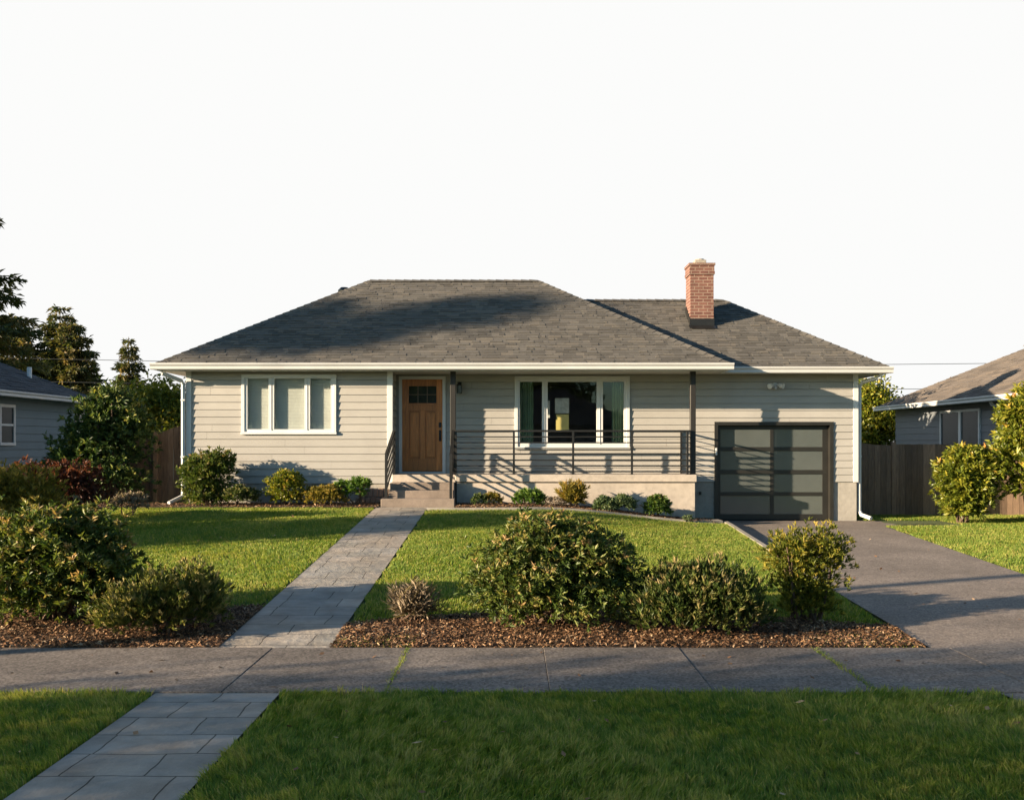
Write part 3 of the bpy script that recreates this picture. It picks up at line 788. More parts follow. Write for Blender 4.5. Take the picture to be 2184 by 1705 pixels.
GP = [(0, 0), (0, -.135), (-.075, -.135), (-.085, -.12), (-.085, -.075), (-.115, -.035), (-.115, -.004), (-.105, 0), (-.105, -.02), (-.01, -.12), (-.01, 0)]
GP = [(0, 0), (0, -.135), (-.075, -.135), (-.088, -.118), (-.088, -.07), (-.118, -.03), (-.118, 0.0)]
def gutter_x(mb, x0, x1, y, z, sgn=1): mb.prism([(y+p[0]*sgn, z+p[1]) for p in GP], 'x', x0, x1)
def gutter_y(mb, y0, y1, x, z, sgn=1): mb.prism([(x+p[0]*sgn, z+p[1]) for p in GP], 'y', y0, y1)

def window(parent, x0, x1, z0, z1, y, sashes, tw=.07, frame=M['white'], inner=None, name='window', depth=.05, sash_t=.035):
    """front facing window: trim outer x0..x1, sashes = list of glass rects (gx0,gx1,gz0,gz1)"""
    mb = MB()
    mb.box(x0, x1, y-.045, y+.02, z1-tw, z1, bev=.004); mb.box(x0-.012, x1+.012, y-.06, y+.02, z0, z0+tw*.8, bev=.004)
    mb.box(x0, x0+tw, y-.042, y+.02, z0+tw*.8, z1-tw, bev=.004); mb.box(x1-tw, x1, y-.042, y+.02, z0+tw*.8, z1-tw, bev=.004)
    wo = mb.build(name, frame, parent)
    # sash frames fill between glass
    mb = MB(); xs = [x0+tw] ; 
    gzl = min(s[2] for s in sashes); gzh = max(s[3] for s in sashes)
    mb.box(x0+tw, x1-tw, y-.02, y+.06, z0+tw*.8, gzl); mb.box(x0+tw, x1-tw, y-.02, y+.06, gzh, z1-tw)
    ed = [x0+tw]+[e for s in sashes for e in (s[0], s[1])]+[x1-tw]
    for i in range(0, len(ed), 2): mb.box(ed[i], ed[i+1], y-.024, y+.06, gzl, gzh)
    for i in range(1, len(sashes)):
        c = (sashes[i-1][1]+sashes[i][0])/2; mb.box(c-.006, c+.006, y-.034, y-.024, gzl-.02, gzh+.02)
    mb.build('frame', frame, wo)
    for s in sashes:
        mb = MB(); mb.quad((s[0], y+.03, s[2]), (s[1], y+.03, s[2]), (s[1], y+.03, s[3]), (s[0], y+.03, s[3])); mb.build('pane', M['glass'], wo)
    return wo

# ================================================================== MAIN HOUSE
YB, YL = 21.22, 22.0           # bedroom wall, living/garage wall
XL, XC, XR = -6.90, -2.56, 7.60
EZ = 3.555
PF = 1.24                      # porch floor
house = thing('house', (0, 22, .4), 'beige lap-sided bungalow with hipped shingle roof, porch and attached garage', 'house')
bw = (-5.74, -3.73, 2.09, 3.36); lw = (.06, 2.59, 1.766, 3.378); dw = (-2.49, -1.46, PF, 3.377); gw = (4.456, 7.073, -.5, 2.375)
def inset(r, d): return (r[0]+d, r[1]-d, r[2]+d, r[3]-d)
random.seed(3)
mb = MB()
lap(mb, (0, YB, 0), (1, 0, 0), (0, -1, 0), XL, XC, 1.05, 3.43, holes=[inset(bw, .02)])
lap(mb, (0, YL, 0), (1, 0, 0), (0, -1, 0), XC, 4.0, PF-.03, 3.43, holes=[inset(lw, .02), (dw[0]+.02, dw[1]-.02, 0, dw[3]-.02)])
lap(mb, (0, YL, 0), (1, 0, 0), (0, -1, 0), 4.0, XR, 1.055, 3.43, holes=[(gw[0]+.02, gw[1]-.02, -1, gw[3]-.02)])
lap(mb, (XL, 0, 0), (0, 1, 0), (-1, 0, 0), YB, 28.1, 1.05, 3.43)
lap(mb, (XC, 0, 0), (0, 1, 0), (1, 0, 0), YB, YL, PF-.03, 3.43)
lap(mb, (XR, 0, 0), (0, 1, 0), (1, 0, 0), YL, 27.0, 1.055, 3.43)
mb.quad((XL, 28.1, .3), (4.1, 28.1, .3), (4.1, 28.1, 3.43), (XL, 28.1, 3.43)); mb.quad((4.1, 27, .1), (XR, 27, .1), (XR, 27, 3.43), (4.1, 27, 3.43)); mb.quad((4.1, 27, .1), (4.1, 28.1, .1), (4.1, 28.1, 3.43), (4.1, 27, 3.43))
mb.build('wall', M['siding'], house)
mb = MB()
mb.box(XL+.02, XC, YB+.012, 28.08, .2, 1.048); mb.build('foundation', M['found'], house)
mb = MB(); mb.box(4.0, gw[0], YL+.01, YL+.16, -.1, 1.052); mb.build('foundation', M['found'], house)
mb = MB(); mb.box(gw[1], XR-.008, YL+.01, YL+.2, -.1, 1.052); mb.build('foundation', M['found'], house)
mb = MB(); mb.box(XR-.15, XR-.009, YL+.2, 27, -.1, 1.052); mb.build('foundation', M['found'], house)
mb = MB()
for i in range(7):
    x = -3.3+i*.1; mb.box(-3.32+i*.11, -3.225+i*.11, YB-.03-.01*(i % 3), YB+.012, .52, .74+.02*(i % 2), bev=.01)
    if i < 6: mb.box(-3.27+i*.11, -3.175+i*.11, YB-.02-.01*(i % 2), YB+.012, .765, .95-.02*(i % 2), bev=.01)
mb.build('footing', M['stone'], house)
# corner boards
for args in ((XL-.018, XL+.09, YB-.022, YB+.0), (XC-.09, XC+.02, YB-.022, YB+.0), (XR-.085, XR+.02, YL-.022, YL+.0)):
    mb = MB(); mb.box(args[0], args[1], args[2], args[3]+.004, 1.045, 3.425, bev=.003)
    xx = args[0] if args[0] < -6 else args[1]
    mb.box(min(xx, xx+(.006 if xx > -6 else -.006)), max(xx, xx+(.006 if xx > -6 else -.006)), args[2]+.002, args[2]+.10, 1.045, 3.425)
    mb.build('corner_board', M['white'], house)
# interiors
mb = MB()
def room(mb, x0, x1, y0, y1, z0, z1):
    mb.quad((x0, y1, z0), (x1, y1, z0), (x1, y1, z1), (x0, y1, z1)); mb.quad((x0, y0, z0), (x0, y1, z0), (x0, y1, z1), (x0, y0, z1)); mb.quad((x1, y0, z0), (x1, y1, z0), (x1, y1, z1), (x1, y0, z1))
    mb.quad((x0, y0, z0), (x1, y0, z0), (x1, y1, z0), (x0, y1, z0)); mb.quad((x0, y0, z1), (x1, y0, z1), (x1, y1, z1), (x0, y1, z1))
room(mb, -1.3, 3.9, YL+.12, 26.5, PF, 3.4); room(mb, XL+.1, XC-.1, YB+.14, 26.5, PF, 3.4)
mb.build('interior', M['drywall'], house)

# roof
roof, rl, rr = hip_roof('roof', house, -7.40, 4.53, 20.75, 28.55, EZ, .605, M['shingle'], 11)
roof2, rl2, rr2 = hip_roof('roof', house, 1.2, 8.12, 21.53, 27.43, EZ-.012, .632, M['shingle'], 31, hipL=False, faces='fbr')
roof2['label'] = 'lower shingle roof over the garage'
mb = MB()
mb.box(-7.36, 4.50, 20.80, 28.5, 3.425, 3.437); mb.box(4.502, 8.06, 21.58, 27.4, 3.422, 3.434)
mb.build('soffit', M['soffit'], house)
mb = MB()
mb.box(-7.38, 4.51, 20.775, 20.798, 3.41, 3.54); mb.box(-7.39, -7.362, 20.8, 28.5, 3.41, 3.54); mb.box(4.503, 4.525, 20.8, 21.5, 3.41, 3.54)
mb.box(4.53, 8.1, 21.555, 21.578, 3.41, 3.53); mb.box(8.062, 8.09, 21.58, 27.4, 3.41, 3.53)
mb.build('fascia', M['white'], house)
mb = MB(); gutter_x(mb, -7.50, 4.60, 20.773, 3.565)
gutter_y(mb, 20.775, 28.5, -7.392, 3.565)
mb.build('gutter', M['gutter'], house)
mb = MB(); gutter_x(mb, 4.535, 8.2, 21.553, 3.548); gutter_y(mb, 21.555, 27.4, 8.092, 3.548, -1)
mb.build('gutter', M['gutter'], house)
# downspouts
def rtube(mb, pts, a=.035):
    mb.tube(pts, a, 4)
mb = MB()
mb.tube([(-7.3, 20.83, 3.43), (-7.3, 20.86, 3.36), (-6.99, 21.12, 3.22), (-6.965, 21.16, 3.14), (-6.965, 21.16, .86), (-6.97, 21.12, .78), (-7.12, 20.72, .66)], .043, 6)
for z in (1.6, 2.8): mb.box(-7.01, -6.92, 21.11, 21.215, z, z+.03)
mb.build('downspout', M['white'], house)
mb = MB()
mb.tube([(8.0, 21.62, 3.42), (7.99, 21.64, 3.34), (7.72, 22.02, 3.24), (7.68, 22.08, 3.14), (7.68, 22.08, .42), (7.70, 22.02, .33), (7.82, 21.75, .27)], .043, 6)
for z in (1.6, 2.8): mb.box(7.6, 7.72, 22.04, 22.13, z, z+.03)
mb.build('downspout', M['white'], house)
# chimney
ch = MB(); CX, CY = 4.42, 23.45
mb = MB(); mb.box(CX-.27, CX+.27, CY-.22, CY+.38, 4.4, 5.83)
mb.box(CX-.295, CX+.295, CY-.245, CY+.405, 5.83, 5.90); mb.box(CX-.285, CX+.285, CY-.235, CY+.395, 5.90, 6.04); mb.box(CX-.305, CX+.305, CY-.255, CY+.415, 6.04, 6.09)
chim = mb.build('chimney', M['brick'], roof2)
mb = MB(); mb.box(CX-.14, CX+.13, CY-.06, CY+.22, 6.09, 6.20, bev=.01); mb.tube([(CX, CY+.08, 6.2), (CX, CY+.08, 6.23)], .11, 12); mb.build('flue', M['kerb'], chim)
mb = MB(); zb = EZ+.632*(CY-.22-21.53)
mb.box(CX-.285, CX+.285, CY-.232, CY-.222, zb-.05, zb+.17)
mb.add([(CX-.31, CY-.38, zb-.075), (CX+.31, CY-.38, zb-.075), (CX+.31, CY-.222, zb+.02), (CX-.31, CY-.222, zb+.02)], [(0, 1, 2, 3)])
for s in (-1, 1):
    x = CX+s*.275
    for q in range(4):
        ya = CY-.22+q*.15; za = EZ+.632*(ya-21.53)
        mb.box(min(x, x+s*.012), max(x, x+s*.012), ya, ya+.15, za-.05, za+.22)
mb.build('flashing', M['black'], chim)
# roof vent poking over the left hip
def roofpt(px, py_y): pass
mb = MB()
vx, vy = -4.30, 25.6; vz = EZ+.605*(vx+7.40)+.06
mb.tube([(vx, vy, vz-.1), (vx, vy, vz+.28)], .11, 14); mb.tube([(vx, vy, vz+.28), (vx, vy, vz+.33), (vx, vy, vz+.40)], [.16, .16, .09], 14)
mb.build('roof_vent', M['bronze'], roof)

# bedroom window
gz0, gz1 = 2.212, 3.275
def bx(c): return ((c/2.841+350)*.93493-1092)/2130*YB
sas = [(bx(610), bx(747), gz0, gz1), (bx(783), bx(980), gz0-.012, gz1), (bx(1015), bx(1150), gz0, gz1)]
wo = window(house, *bw, YB, sas, tw=.065)
mb = MB()
z = 3.34; random.seed(77)
while z > 2.12:
    mb.quad((bw[0]+.05, YB+.095, z), (bw[1]-.05, YB+.095, z), (bw[1]-.05, YB+.085, z-.03), (bw[0]+.05, YB+.085, z-.03)); z -= .031
mb.build('blind', M['blind'], wo)
# living window
def lx(c): return ((c/2.73+850)*.93493-1092)/2130*YL
lz0, lz1 = 1.905, 3.255
sal = [(lx(917), lx(1055), lz0, lz1), (lx(1090), lx(1395), lz0-.005, lz1), (lx(1433), lx(1565), lz0, lz1)]
wl = window(house, *lw, YL, sal, tw=.07)
def curtain(x0, x1, y, z0, z1, par):
    mb = MB(); n = 40
    for i in range(n):
        a = x0+(x1-x0)*i/n; b = x0+(x1-x0)*(i+1)/n
        ya = y+.03*math.sin(i*.9)+.01*math.sin(i*2.3); yb = y+.03*math.sin((i+1)*.9)+.01*math.sin((i+1)*2.3)
        mb.quad((a, ya, z0), (b, yb, z0), (b, yb, z1), (a, ya, z1), .5)
    return mb.build('curtain', M['curtain'], par, smooth=True)
curtain(sal[0][0]-.02, sal[0][0]+.30, YL+.2, PF+.1, 3.35, wl)
curtain(sal[2][0]+.22, sal[2][1]+.06, YL+.2, PF+.1, 3.35, wl)
def lz(c): return 1.9+(945-(c/2.73+780)*.93493)/2130*YL
mb = MB(); mb.box(lx(1140), lx(1228), YL+.30, YL+.32, lz(440), lz(345)); o = mb.build('pale_reflection', M['pale'])  # pale flat panel standing in for a reflection in the window
tag(o, 'pale grey flat panel added inside the large living room window as a reflection', 'pale_reflection')
mb = MB(); mb.box(lx(1146), lx(1226), YL+.27, YL+.29, lz(546), lz(447)); o = mb.build('reflection', M['yellow'])  # yellow panel added where the glass shows a bright reflection
tag(o, 'yellow square card below the pale grey one, a flat panel added inside the large window', 'reflection')
mb = MB(); mb.box(lx(1092), lx(1106), YL+.2, YL+.22, lz(470), lz(362)); o = mb.build('reflection', M['pale'])  # thin white panel added for a reflection beside the mullion
tag(o, 'narrow white strip added as a reflection by the left mullion inside the large window', 'reflection')

# front door
mb = MB(); Yd = YL
mb.box(dw[0], dw[0]+.07, Yd-.045, Yd+.08, PF+.0, dw[3]-.07, bev=.003); mb.box(dw[1]-.07, dw[1], Yd-.045, Yd+.08, PF, dw[3]-.07, bev=.003); mb.box(dw[0]-.0, dw[1]+.0, Yd-.048, Yd+.08, dw[3]-.07, dw[3], bev=.003)
mb.box(dw[0]+.07, dw[1]-.07, Yd-.04, Yd+.08, PF, PF+.035)
mb.build('door_trim', M['white'], house)
dx0, dx1, dz0, dz1 = dw[0]+.07, dw[1]-.07, PF+.05, dw[3]-.07
y0, y1 = Yd+.0, Yd+.045
mb = MB()
gx0, gx1, gzz0, gzz1 = -2.275, -1.665, 2.785, 3.16
mb.box(dx0, gx0, y0, y1, dz0, dz1, bev=.002); mb.box(gx1, dx1, y0, y1, dz0, dz1, bev=.002)
mb.box(gx0, gx1, y0, y1, gzz1, dz1, .3, bev=.002); mb.box(gx0, gx1, y0, y1, 2.62, gzz0, .3, bev=.002); mb.box(gx0, gx1, y0, y1, dz0, 1.56, .3, bev=.002)
cx = (gx0+gx1)/2; mb.box(cx-.05, cx+.05, y0, y1, 1.56, 2.62, .8, bev=.002)
mb.box(gx0, cx-.05, y0+.026, y1, 1.56, 2.62, .2); mb.box(cx+.05, gx1, y0+.026, y1, 1.56, 2.62, .1)  # recess backs coloured darker, as shade around the door panels
mb.box(gx0+.03, cx-.08, y0+.012, y0+.026, 1.60, 2.58, .9, bev=.006); mb.box(cx+.08, gx1-.03, y0+.012, y0+.026, 1.60, 2.58, .8, bev=.006)
mb.box(gx0-.03, gx1+.03, y0-.018, y0, 2.745, 2.775, .4)
door = mb.build('front_door', M['door'], house)
mb = MB()
for i in (1, 2): x = gx0+(gx1-gx0)*i/3; mb.box(x-.009, x+.009, y0+.004, y0+.014, gzz0, gzz1)
mb.box(gx0, gx1, y0+.005, y0+.012, (gzz0+gzz1)/2-.008, (gzz0+gzz1)/2+.008)
mb.build('muntin', simple('muntin_wood', (.16, .11, .07), .5), door)
mb = MB(); mb.quad((gx0, y0+.02, gzz0), (gx1, y0+.02, gzz0), (gx1, y0+.02, gzz1), (gx0, y0+.02, gzz1)); mb.build('pane', M['glass'], door)
mb = MB(); mb.box(gx0-.1, gx1+.1, y1+.002, y1+.01, gzz0-.1, gzz1+.1); mb.build('door_backing', simple('dark_backing', (.03, .035, .03), .7), door)  # near-black sheet behind the door glass
mb = MB(); hx = -1.585
mb.box(hx-.028, hx+.028, y0-.012, y0, 2.25, 2.36, bev=.006); mb.tube([(hx, y0-.012, 2.305), (hx, y0-.04, 2.305)], .022, 10)
mb.box(hx-.026, hx+.026, y0-.01, y0, 1.95, 2.19, bev=.006)
mb.tube([(hx, y0-.01, 2.16), (hx, y0-.06, 2.14), (hx, y0-.065, 2.05), (hx, y0-.05, 1.98), (hx, y0-.008, 1.97)], .013, 8)
mb.build('handle', M['black'], door)

# wall lamp by the door
mb = MB(); X0, Z0 = -1.155, 3.12
mb.box(X0-.045, X0+.045, YL-.03, YL-.01, Z0-.06, Z0+.13, bev=.004)
mb.tube([(X0, YL-.03, Z0+.10), (X0, YL-.08, Z0+.13), (X0, YL-.115, Z0+.10)], .008, 6)
mb.add([(X0-.06, YL-.175, Z0+.05), (X0+.06, YL-.175, Z0+.05), (X0+.06, YL-.055, Z0+.05), (X0-.06, YL-.055, Z0+.05), (X0, YL-.115, Z0+.115)], [(0, 1, 4), (1, 2, 4), (2, 3, 4), (3, 0, 4), (0, 3, 2, 1)])
for sx in (-1, 1):
    for sy in (-1, 1): mb.box(X0+sx*.045-.006, X0+sx*.045+.006, YL-.115+sy*.045-.006, YL-.115+sy*.045+.006, Z0-.11, Z0+.05)
mb.box(X0-.055, X0+.055, YL-.17, YL-.06, Z0-.125, Z0-.11)
lamp = mb.build('wall_lamp', M['black'], house)
mb = MB(); mb.box(X0-.04, X0+.04, YL-.155, YL-.075, Z0-.11, Z0+.05); mb.build('lamp_glass', M['lampglass'], lamp)
# twin floodlight over the garage
mb = MB(); X0, Z0 = 5.785, 3.17
mb.tube([(X0, YL-.005, Z0), (X0, YL-.04, Z0)], .065, 16)
fl = mb.build('floodlight', M['white'], house)
for s in (-1, 1):
    mb = MB(); mb.tube([(X0+s*.03, YL-.05, Z0), (X0+s*.07, YL-.09, Z0+.015), (X0+s*.09, YL-.10, Z0+.0), (X0+s*.15, YL-.16, Z0-.02)], [.018, .028, .045, .062], 12); mb.build('flood_head', M['white'], fl)
mb = MB(); mb.box(X0-.025, X0+.025, YL-.10, YL-.04, Z0-.085, Z0-.02, bev=.008); mb.build('motion_sensor', M['gutter'], fl)
# outlet, keypad
mb = MB(); mb.box(4.12, 4.17, YL-.03, YL+.01, .77, .84, bev=.006); mb.build('outlet_box', M['black'], house)

# garage door
mb = MB()
gx0, gx1, gzt = gw[0], gw[1], gw[3]
mb.box(gx0, gx0+.075, YL-.035, YL+.20, .17, gzt-.075); mb.box(gx1-.075, gx1, YL-.035, YL+.20, .17, gzt-.075); mb.box(gx0, gx1, YL-.037, YL+.20, gzt-.075, gzt)
mb.build('garage_frame', M['bronze'], house)
YG = YL+.13; a, b = gx0+.077, gx1-.077; z0, z1 = .215, gzt-.077
ps = [(1490, 1388), (1368, 1268), (1245, 1140), (1118, 1020)]
def g4z(c): return 1.9+(945-(c/2.4354+560)*.93493)/2130*YG
def g4x(c): return ((c/2.4354+1500)*.93493-1092)/2130*YG
cols = [(g4x(348), g4x(625)), (g4x(645), g4x(915))]
rows = [(g4z(p[0]), g4z(p[1])) for p in ps]
gd = MB()
ze = [z0]+[e for r_ in rows for e in r_]+[z1]
for i in range(0, len(ze), 2): gd.box(a, b, YG-.02, YG+.03, ze[i], ze[i+1], bev=.003)
xe = [a]+[e for c_ in cols for e in c_]+[b]
for i in range(0, len(xe), 2):
    for r_ in rows: gd.box(xe[i], xe[i+1], YG-.018, YG+.028, r_[0]-.002, r_[1]+.002)
gdo = gd.build('garage_door', M['bronze'], house)
for r_ in rows:
    for c_ in cols:
        mb = MB(); mb.box(c_[0], c_[1], YG+.0, YG+.012, r_[0], r_[1]); mb.build('pane', M['frost'], gdo)
mb = MB(); mb.box(a, b, YG-.022, YG+.032, .203, .214); mb.build('bottom_seal', M['rubber'], gdo)
mb = MB(); mb.box(gx0+.015, gx0+.055, YL-.055, YL-.037, 1.64, 1.80, bev=.006); mb.build('keypad', M['gutter'], house)

# porch
mb = MB(); mb.box(-1.17, 3.865, 21.08, 21.98, .0, 1.075, bev=.006); mb.build('porch_base', M['concrete'], house)
mb = MB(); mb.box(-1.20, 3.895, 21.03, 21.985, 1.085, PF, bev=.012); mb.box(-2.535, -1.20, 21.10, 21.985, .3, PF-.002, bev=.008); mb.build('porch_floor', M['concrete'], house)
for i, (yy, zz) in enumerate(((20.80, 1.085), (20.52, .93), (20.24, .775))):
    x0, x1 = ((-2.54, -1.205), (-2.54, -1.205), (-2.66, -1.165))[i]
    mb = MB(); mb.box(x0, x1, yy, yy+.30, .35, zz, bev=.010); mb.build('step', M['step'], house)
for x0 in (-1.31, 3.785):
    mb = MB(); mb.box(x0, x0+.115, 21.18, 21.295, PF, 3.424, bev=.006); mb.box(x0-.01, x0+.125, 21.17, 21.305, PF, PF+.02, bev=.003)
    mb.build('porch_post', M['post'], house)
# railing
YR = 21.14
rz = [2.16-.1225*i for i in range(8)]
rail = MB()
rail.box(-1.2, 3.78, YR-.022, YR+.022, 2.142, 2.182, bev=.003)
rail.box(3.70, 3.735, YR+.02, YL-.02, 2.145, 2.18)
ro = rail.build('railing', M['black'], house)
for z in rz[1:]:
    mb = MB(); mb.box(-1.2, 3.78, YR-.011, YR+.011, z-.012, z+.012); mb.box(3.708, 3.726, YR+.009, YL-.02, z-.009, z+.009); mb.build('rail_bar', M['black'], ro)
for x in (-1.19, .04, 1.294, 2.538, 3.715):
    mb = MB(); mb.box(x-.022, x+.022, YR-.022, YR+.022, PF-.08 if False else PF, 2.146); mb.box(x-.045, x+.045, YR-.045, YR+.045, PF, PF+.008); mb.build('railing_post', M['black'], ro)
mb = MB(); mb.box(3.70, 3.735, YL-.055, YL-.02, PF, 2.146); mb.build('railing_post', M['black'], ro)
# stair handrails
for xs_ in (-2.50, -1.245):
    y_t, y_b = 21.14, 20.40
    xb_ = xs_-.07 if xs_ < -2 else xs_-.005
    st = MB(); st.tube([(xs_, y_t, 2.16), (xb_, y_b+.0, 1.68)], .034, 4)
    so_ = st.build('stair_railing', M['black'], house)
    for k in range(1, 6):
        mb = MB(); dz = .145*k
        mb.tube([(xs_, y_t, 2.16-dz), (xb_, y_b, 1.68-dz)], .021, 4); mb.build('rail_bar', M['black'], so_)
    for (yy, zt, zb_, xq) in ((y_t, 2.16, PF, xs_), (y_b, 1.70, .775, xb_)):
        mb = MB(); mb.box(xq-.026, xq+.026, yy-.022, yy+.022, zb_, zt); mb.build('railing_post', M['black'], so_)

# ================================================================== NEIGHBOURS
def simple_window(parent, x, y0, y1, z0, z1, side, sash=True):
    """window on a wall in the plane X=x facing side (+1/-1 in X)"""
    s = side; mb = MB(); t = .07
    def bxx(ya, yb, za, zb, o0, o1): mb.box(min(x+s*o0, x+s*o1), max(x+s*o0, x+s*o1), ya, yb, za, zb)
    bxx(y0, y1, z1-t, z1, .0, .05); bxx(y0, y1, z0, z0+t, .0, .06); bxx(y0, y0+t, z0+t, z1-t, .0, .05); bxx(y1-t, y1, z0+t, z1-t, .0, .05)
    if sash: bxx(y0+t, y1-t, (z0+z1)/2-.025, (z0+z1)/2+.025, .0, .04)
    wo_ = mb.build('window', M['white'], parent)
    mb = MB(); mb.quad((x+s*.02, y0+t, z0+t), (x+s*.02, y1-t, z0+t), (x+s*.02, y1-t, z1-t), (x+s*.02, y0+t, z1-t)); mb.build('pane', simple('dark_window_glass', (.03, .035, .04), .25, .1, 2, 0, spec=.1), wo_)
random.seed(8)
nh = thing('house', (-16, 22, .4), 'blue-grey sided house with dark hipped roof at the left edge', 'house')
mb = MB()
lap(mb, (-12.35, 0, 0), (0, 1, 0), (1, 0, 0), 19.8, 28.2, .35, 3.05, .2); lap(mb, (0, 19.8, 0), (1, 0, 0), (0, -1, 0), -20.0, -12.35, .35, 3.05, .2)
mb.quad((-20, 28.2, .2), (-12.35, 28.2, .2), (-12.35, 28.2, 3.05), (-20, 28.2, 3.05)); mb.quad((-20, 19.8, .2), (-20, 28.2, .2), (-20, 28.2, 3.05), (-20, 19.8, 3.05))
mb.build('wall', M['siding_blue'], nh)
hip_roof('roof', nh, -20.45, -11.9, 19.35, 28.7, 3.13, .5, M['shingle_dark'], 51, course=.17, tab=.34)
mb = MB(); gutter_y(mb, 19.3, 28.75, -11.9, 3.14, -1); gutter_x(mb, -20.4, -11.85, 19.35, 3.14); mb.build('gutter', M['gutter'], nh)
mb = MB(); mb.box(-20.4, -11.92, 19.37, 28.68, 3.045, 3.06); mb.build('soffit', M['soffit'], nh)
simple_window(nh, -12.35, 24.0, 24.75, 1.85, 2.85, 1)
rv = MB(); rv.tube([(-13.0, 26.9, 3.6), (-13.0, 26.9, 3.95)], .06, 8); rv.build('vent_pipe', M['white'], nh)

n2 = thing('house', (16, 26, .3), 'grey sided house with tan hipped roof at the right edge', 'house')
mb = MB()
lap(mb, (12.68, 0, 0), (0, 1, 0), (-1, 0, 0), 20.0, 33.0, .2, 3.0, .2); lap(mb, (0, 20.0, 0), (1, 0, 0), (0, -1, 0), 12.68, 21.0, .2, 3.0, .2)
mb.quad((12.68, 33, .2), (21, 33, .2), (21, 33, 3.0), (12.68, 33, 3.0)); mb.quad((21, 20, .2), (21, 33, .2), (21, 33, 3), (21, 20, 3))
mb.build('wall', M['siding_grey'], n2)
hip_roof('roof', n2, 12.2, 21.5, 19.5, 33.45, 3.10, .5, M['shingle_tan'], 71, course=.17, tab=.34)
mb = MB(); gutter_y(mb, 19.45, 33.5, 12.2, 3.11, 1); gutter_x(mb, 12.1, 21.5, 19.5, 3.11); mb.build('gutter', M['gutter'], n2)
mb = MB(); mb.box(12.22, 21.4, 19.52, 33.4, 3.0, 3.015); mb.build('soffit', M['soffit'], n2)
simple_window(n2, 12.68, 28.2, 29.5, 1.2, 2.85, -1, False); simple_window(n2, 12.68, 27.0, 28.2, 1.2, 2.85, -1, False)
mb = MB(); mb.tube([(12.25, 25.6, 3.0), (12.3, 25.6, 2.9), (12.6, 25.6, 2.75), (12.6, 25.6, .4)], .045, 6); mb.build('downspout', M['white'], n2)
# small outbuilding behind left
ob = thing('shed', (-14, 40, .4), 'low blue-grey roofed outbuilding behind the left fence', 'shed')
mb = MB(); mb.box(-16, -10, 36, 41, .2, 2.45); mb.build('wall', M['siding_blue'], ob)
mb = MB(); mb.add([(-16.3, 35.6, 2.5), (-9.7, 35.6, 2.5), (-9.7, 38.5, 3.3), (-16.3, 38.5, 3.3), (-16.3, 41.4, 2.5), (-9.7, 41.4, 2.5), (-16.3, 35.6, 2.42), (-9.7, 35.6, 2.42)], [(0, 1, 2, 3), (3, 2, 5, 4), (6, 7, 1, 0)]); mb.build('roof', M['shingle_dark'], ob)
mb = MB(); mb.box(-16.3, -9.7, 38.44, 38.56, 3.29, 3.34); mb.build('ridge_flashing', M['white'], ob)

# ------------------------------------------------------------------ fences
def fence(name, label, P0, P1, z0, top, bw_=.14, seed=1, posts=(), capf=None):
    random.seed(seed); root = thing(name, (P0[0], P0[1], z0), label, 'fence')
    P0 = Vector((*P0, 0)); P1 = Vector((*P1, 0)); d = P1-P0; L_ = d.length; d.normalize(); nn = Vector((d.y, -d.x, 0))
    mb = MB(); n = int(L_/bw_)
    for i in range(n):
        s = i*L_/n+.003; e = (i+1)*L_/n-.003; o_ = random.uniform(0, .006); th = .018
        ts, te = top(s/L_)+random.uniform(-.008, .008), top(e/L_)
        vs = []
        for (q, t_) in ((s, ts), (e, te)):
            for k in (0, th):
                p = P0+d*q+nn*(o_+k)
                vs += [(p.x, p.y, z0-.05), (p.x, p.y, t_)]
        mb.add(vs, [(0, 1, 5, 4), (2, 6, 7, 3), (0, 2, 3, 1), (4, 5, 7, 6), (1, 3, 7, 5)])
    mb.build('fence_boards', M['fence'], root)
    for z in (z0+.35, z0+1.35):
        mb = MB(); a_ = P0-nn*.03; b_ = P1-nn*.03; mb.tube([(a_.x, a_.y, z), (b_.x, b_.y, z)], .035, 4)
        mb.build('fence_rail', M['fence'], root)
    for t_ in posts:
        p = P0+d*L_*t_; mb = MB(); mb.box(p.x-.05, p.x+.05, p.y-.075, p.y+.02, z0-.1, top(t_)+.06, .9, bev=.006); mb.build('fence_post', M['fence'], root)
    return root
fence('wood_fence', 'weathered wooden fence panel with curved top beside the left house corner', (-8.05, 22.6), (-7.0, 22.6), .55, lambda t: 2.10+.28*math.sin(t*1.5), .125, 4, posts=(.0,))
fence('wood_fence', 'dark brown fence behind the large left shrub', (-9.8, 22.72), (-8.08, 22.72), .5, lambda t: 2.1, .14, 5, posts=(0.02, .98))
fence('wood_fence', 'short fence section with dipping top right beside the garage corner', (7.66, 23.6), (9.0, 23.6), .2, lambda t: 2.02-.17*math.sin(t*math.pi/2), .14, 6)
fence('wood_fence', 'long weathered wooden fence between the garage and the right shrubs', (9.0, 23.6), (13.4, 23.6), .2, lambda t: 1.88, .14, 7, posts=(.0, .5, .99))

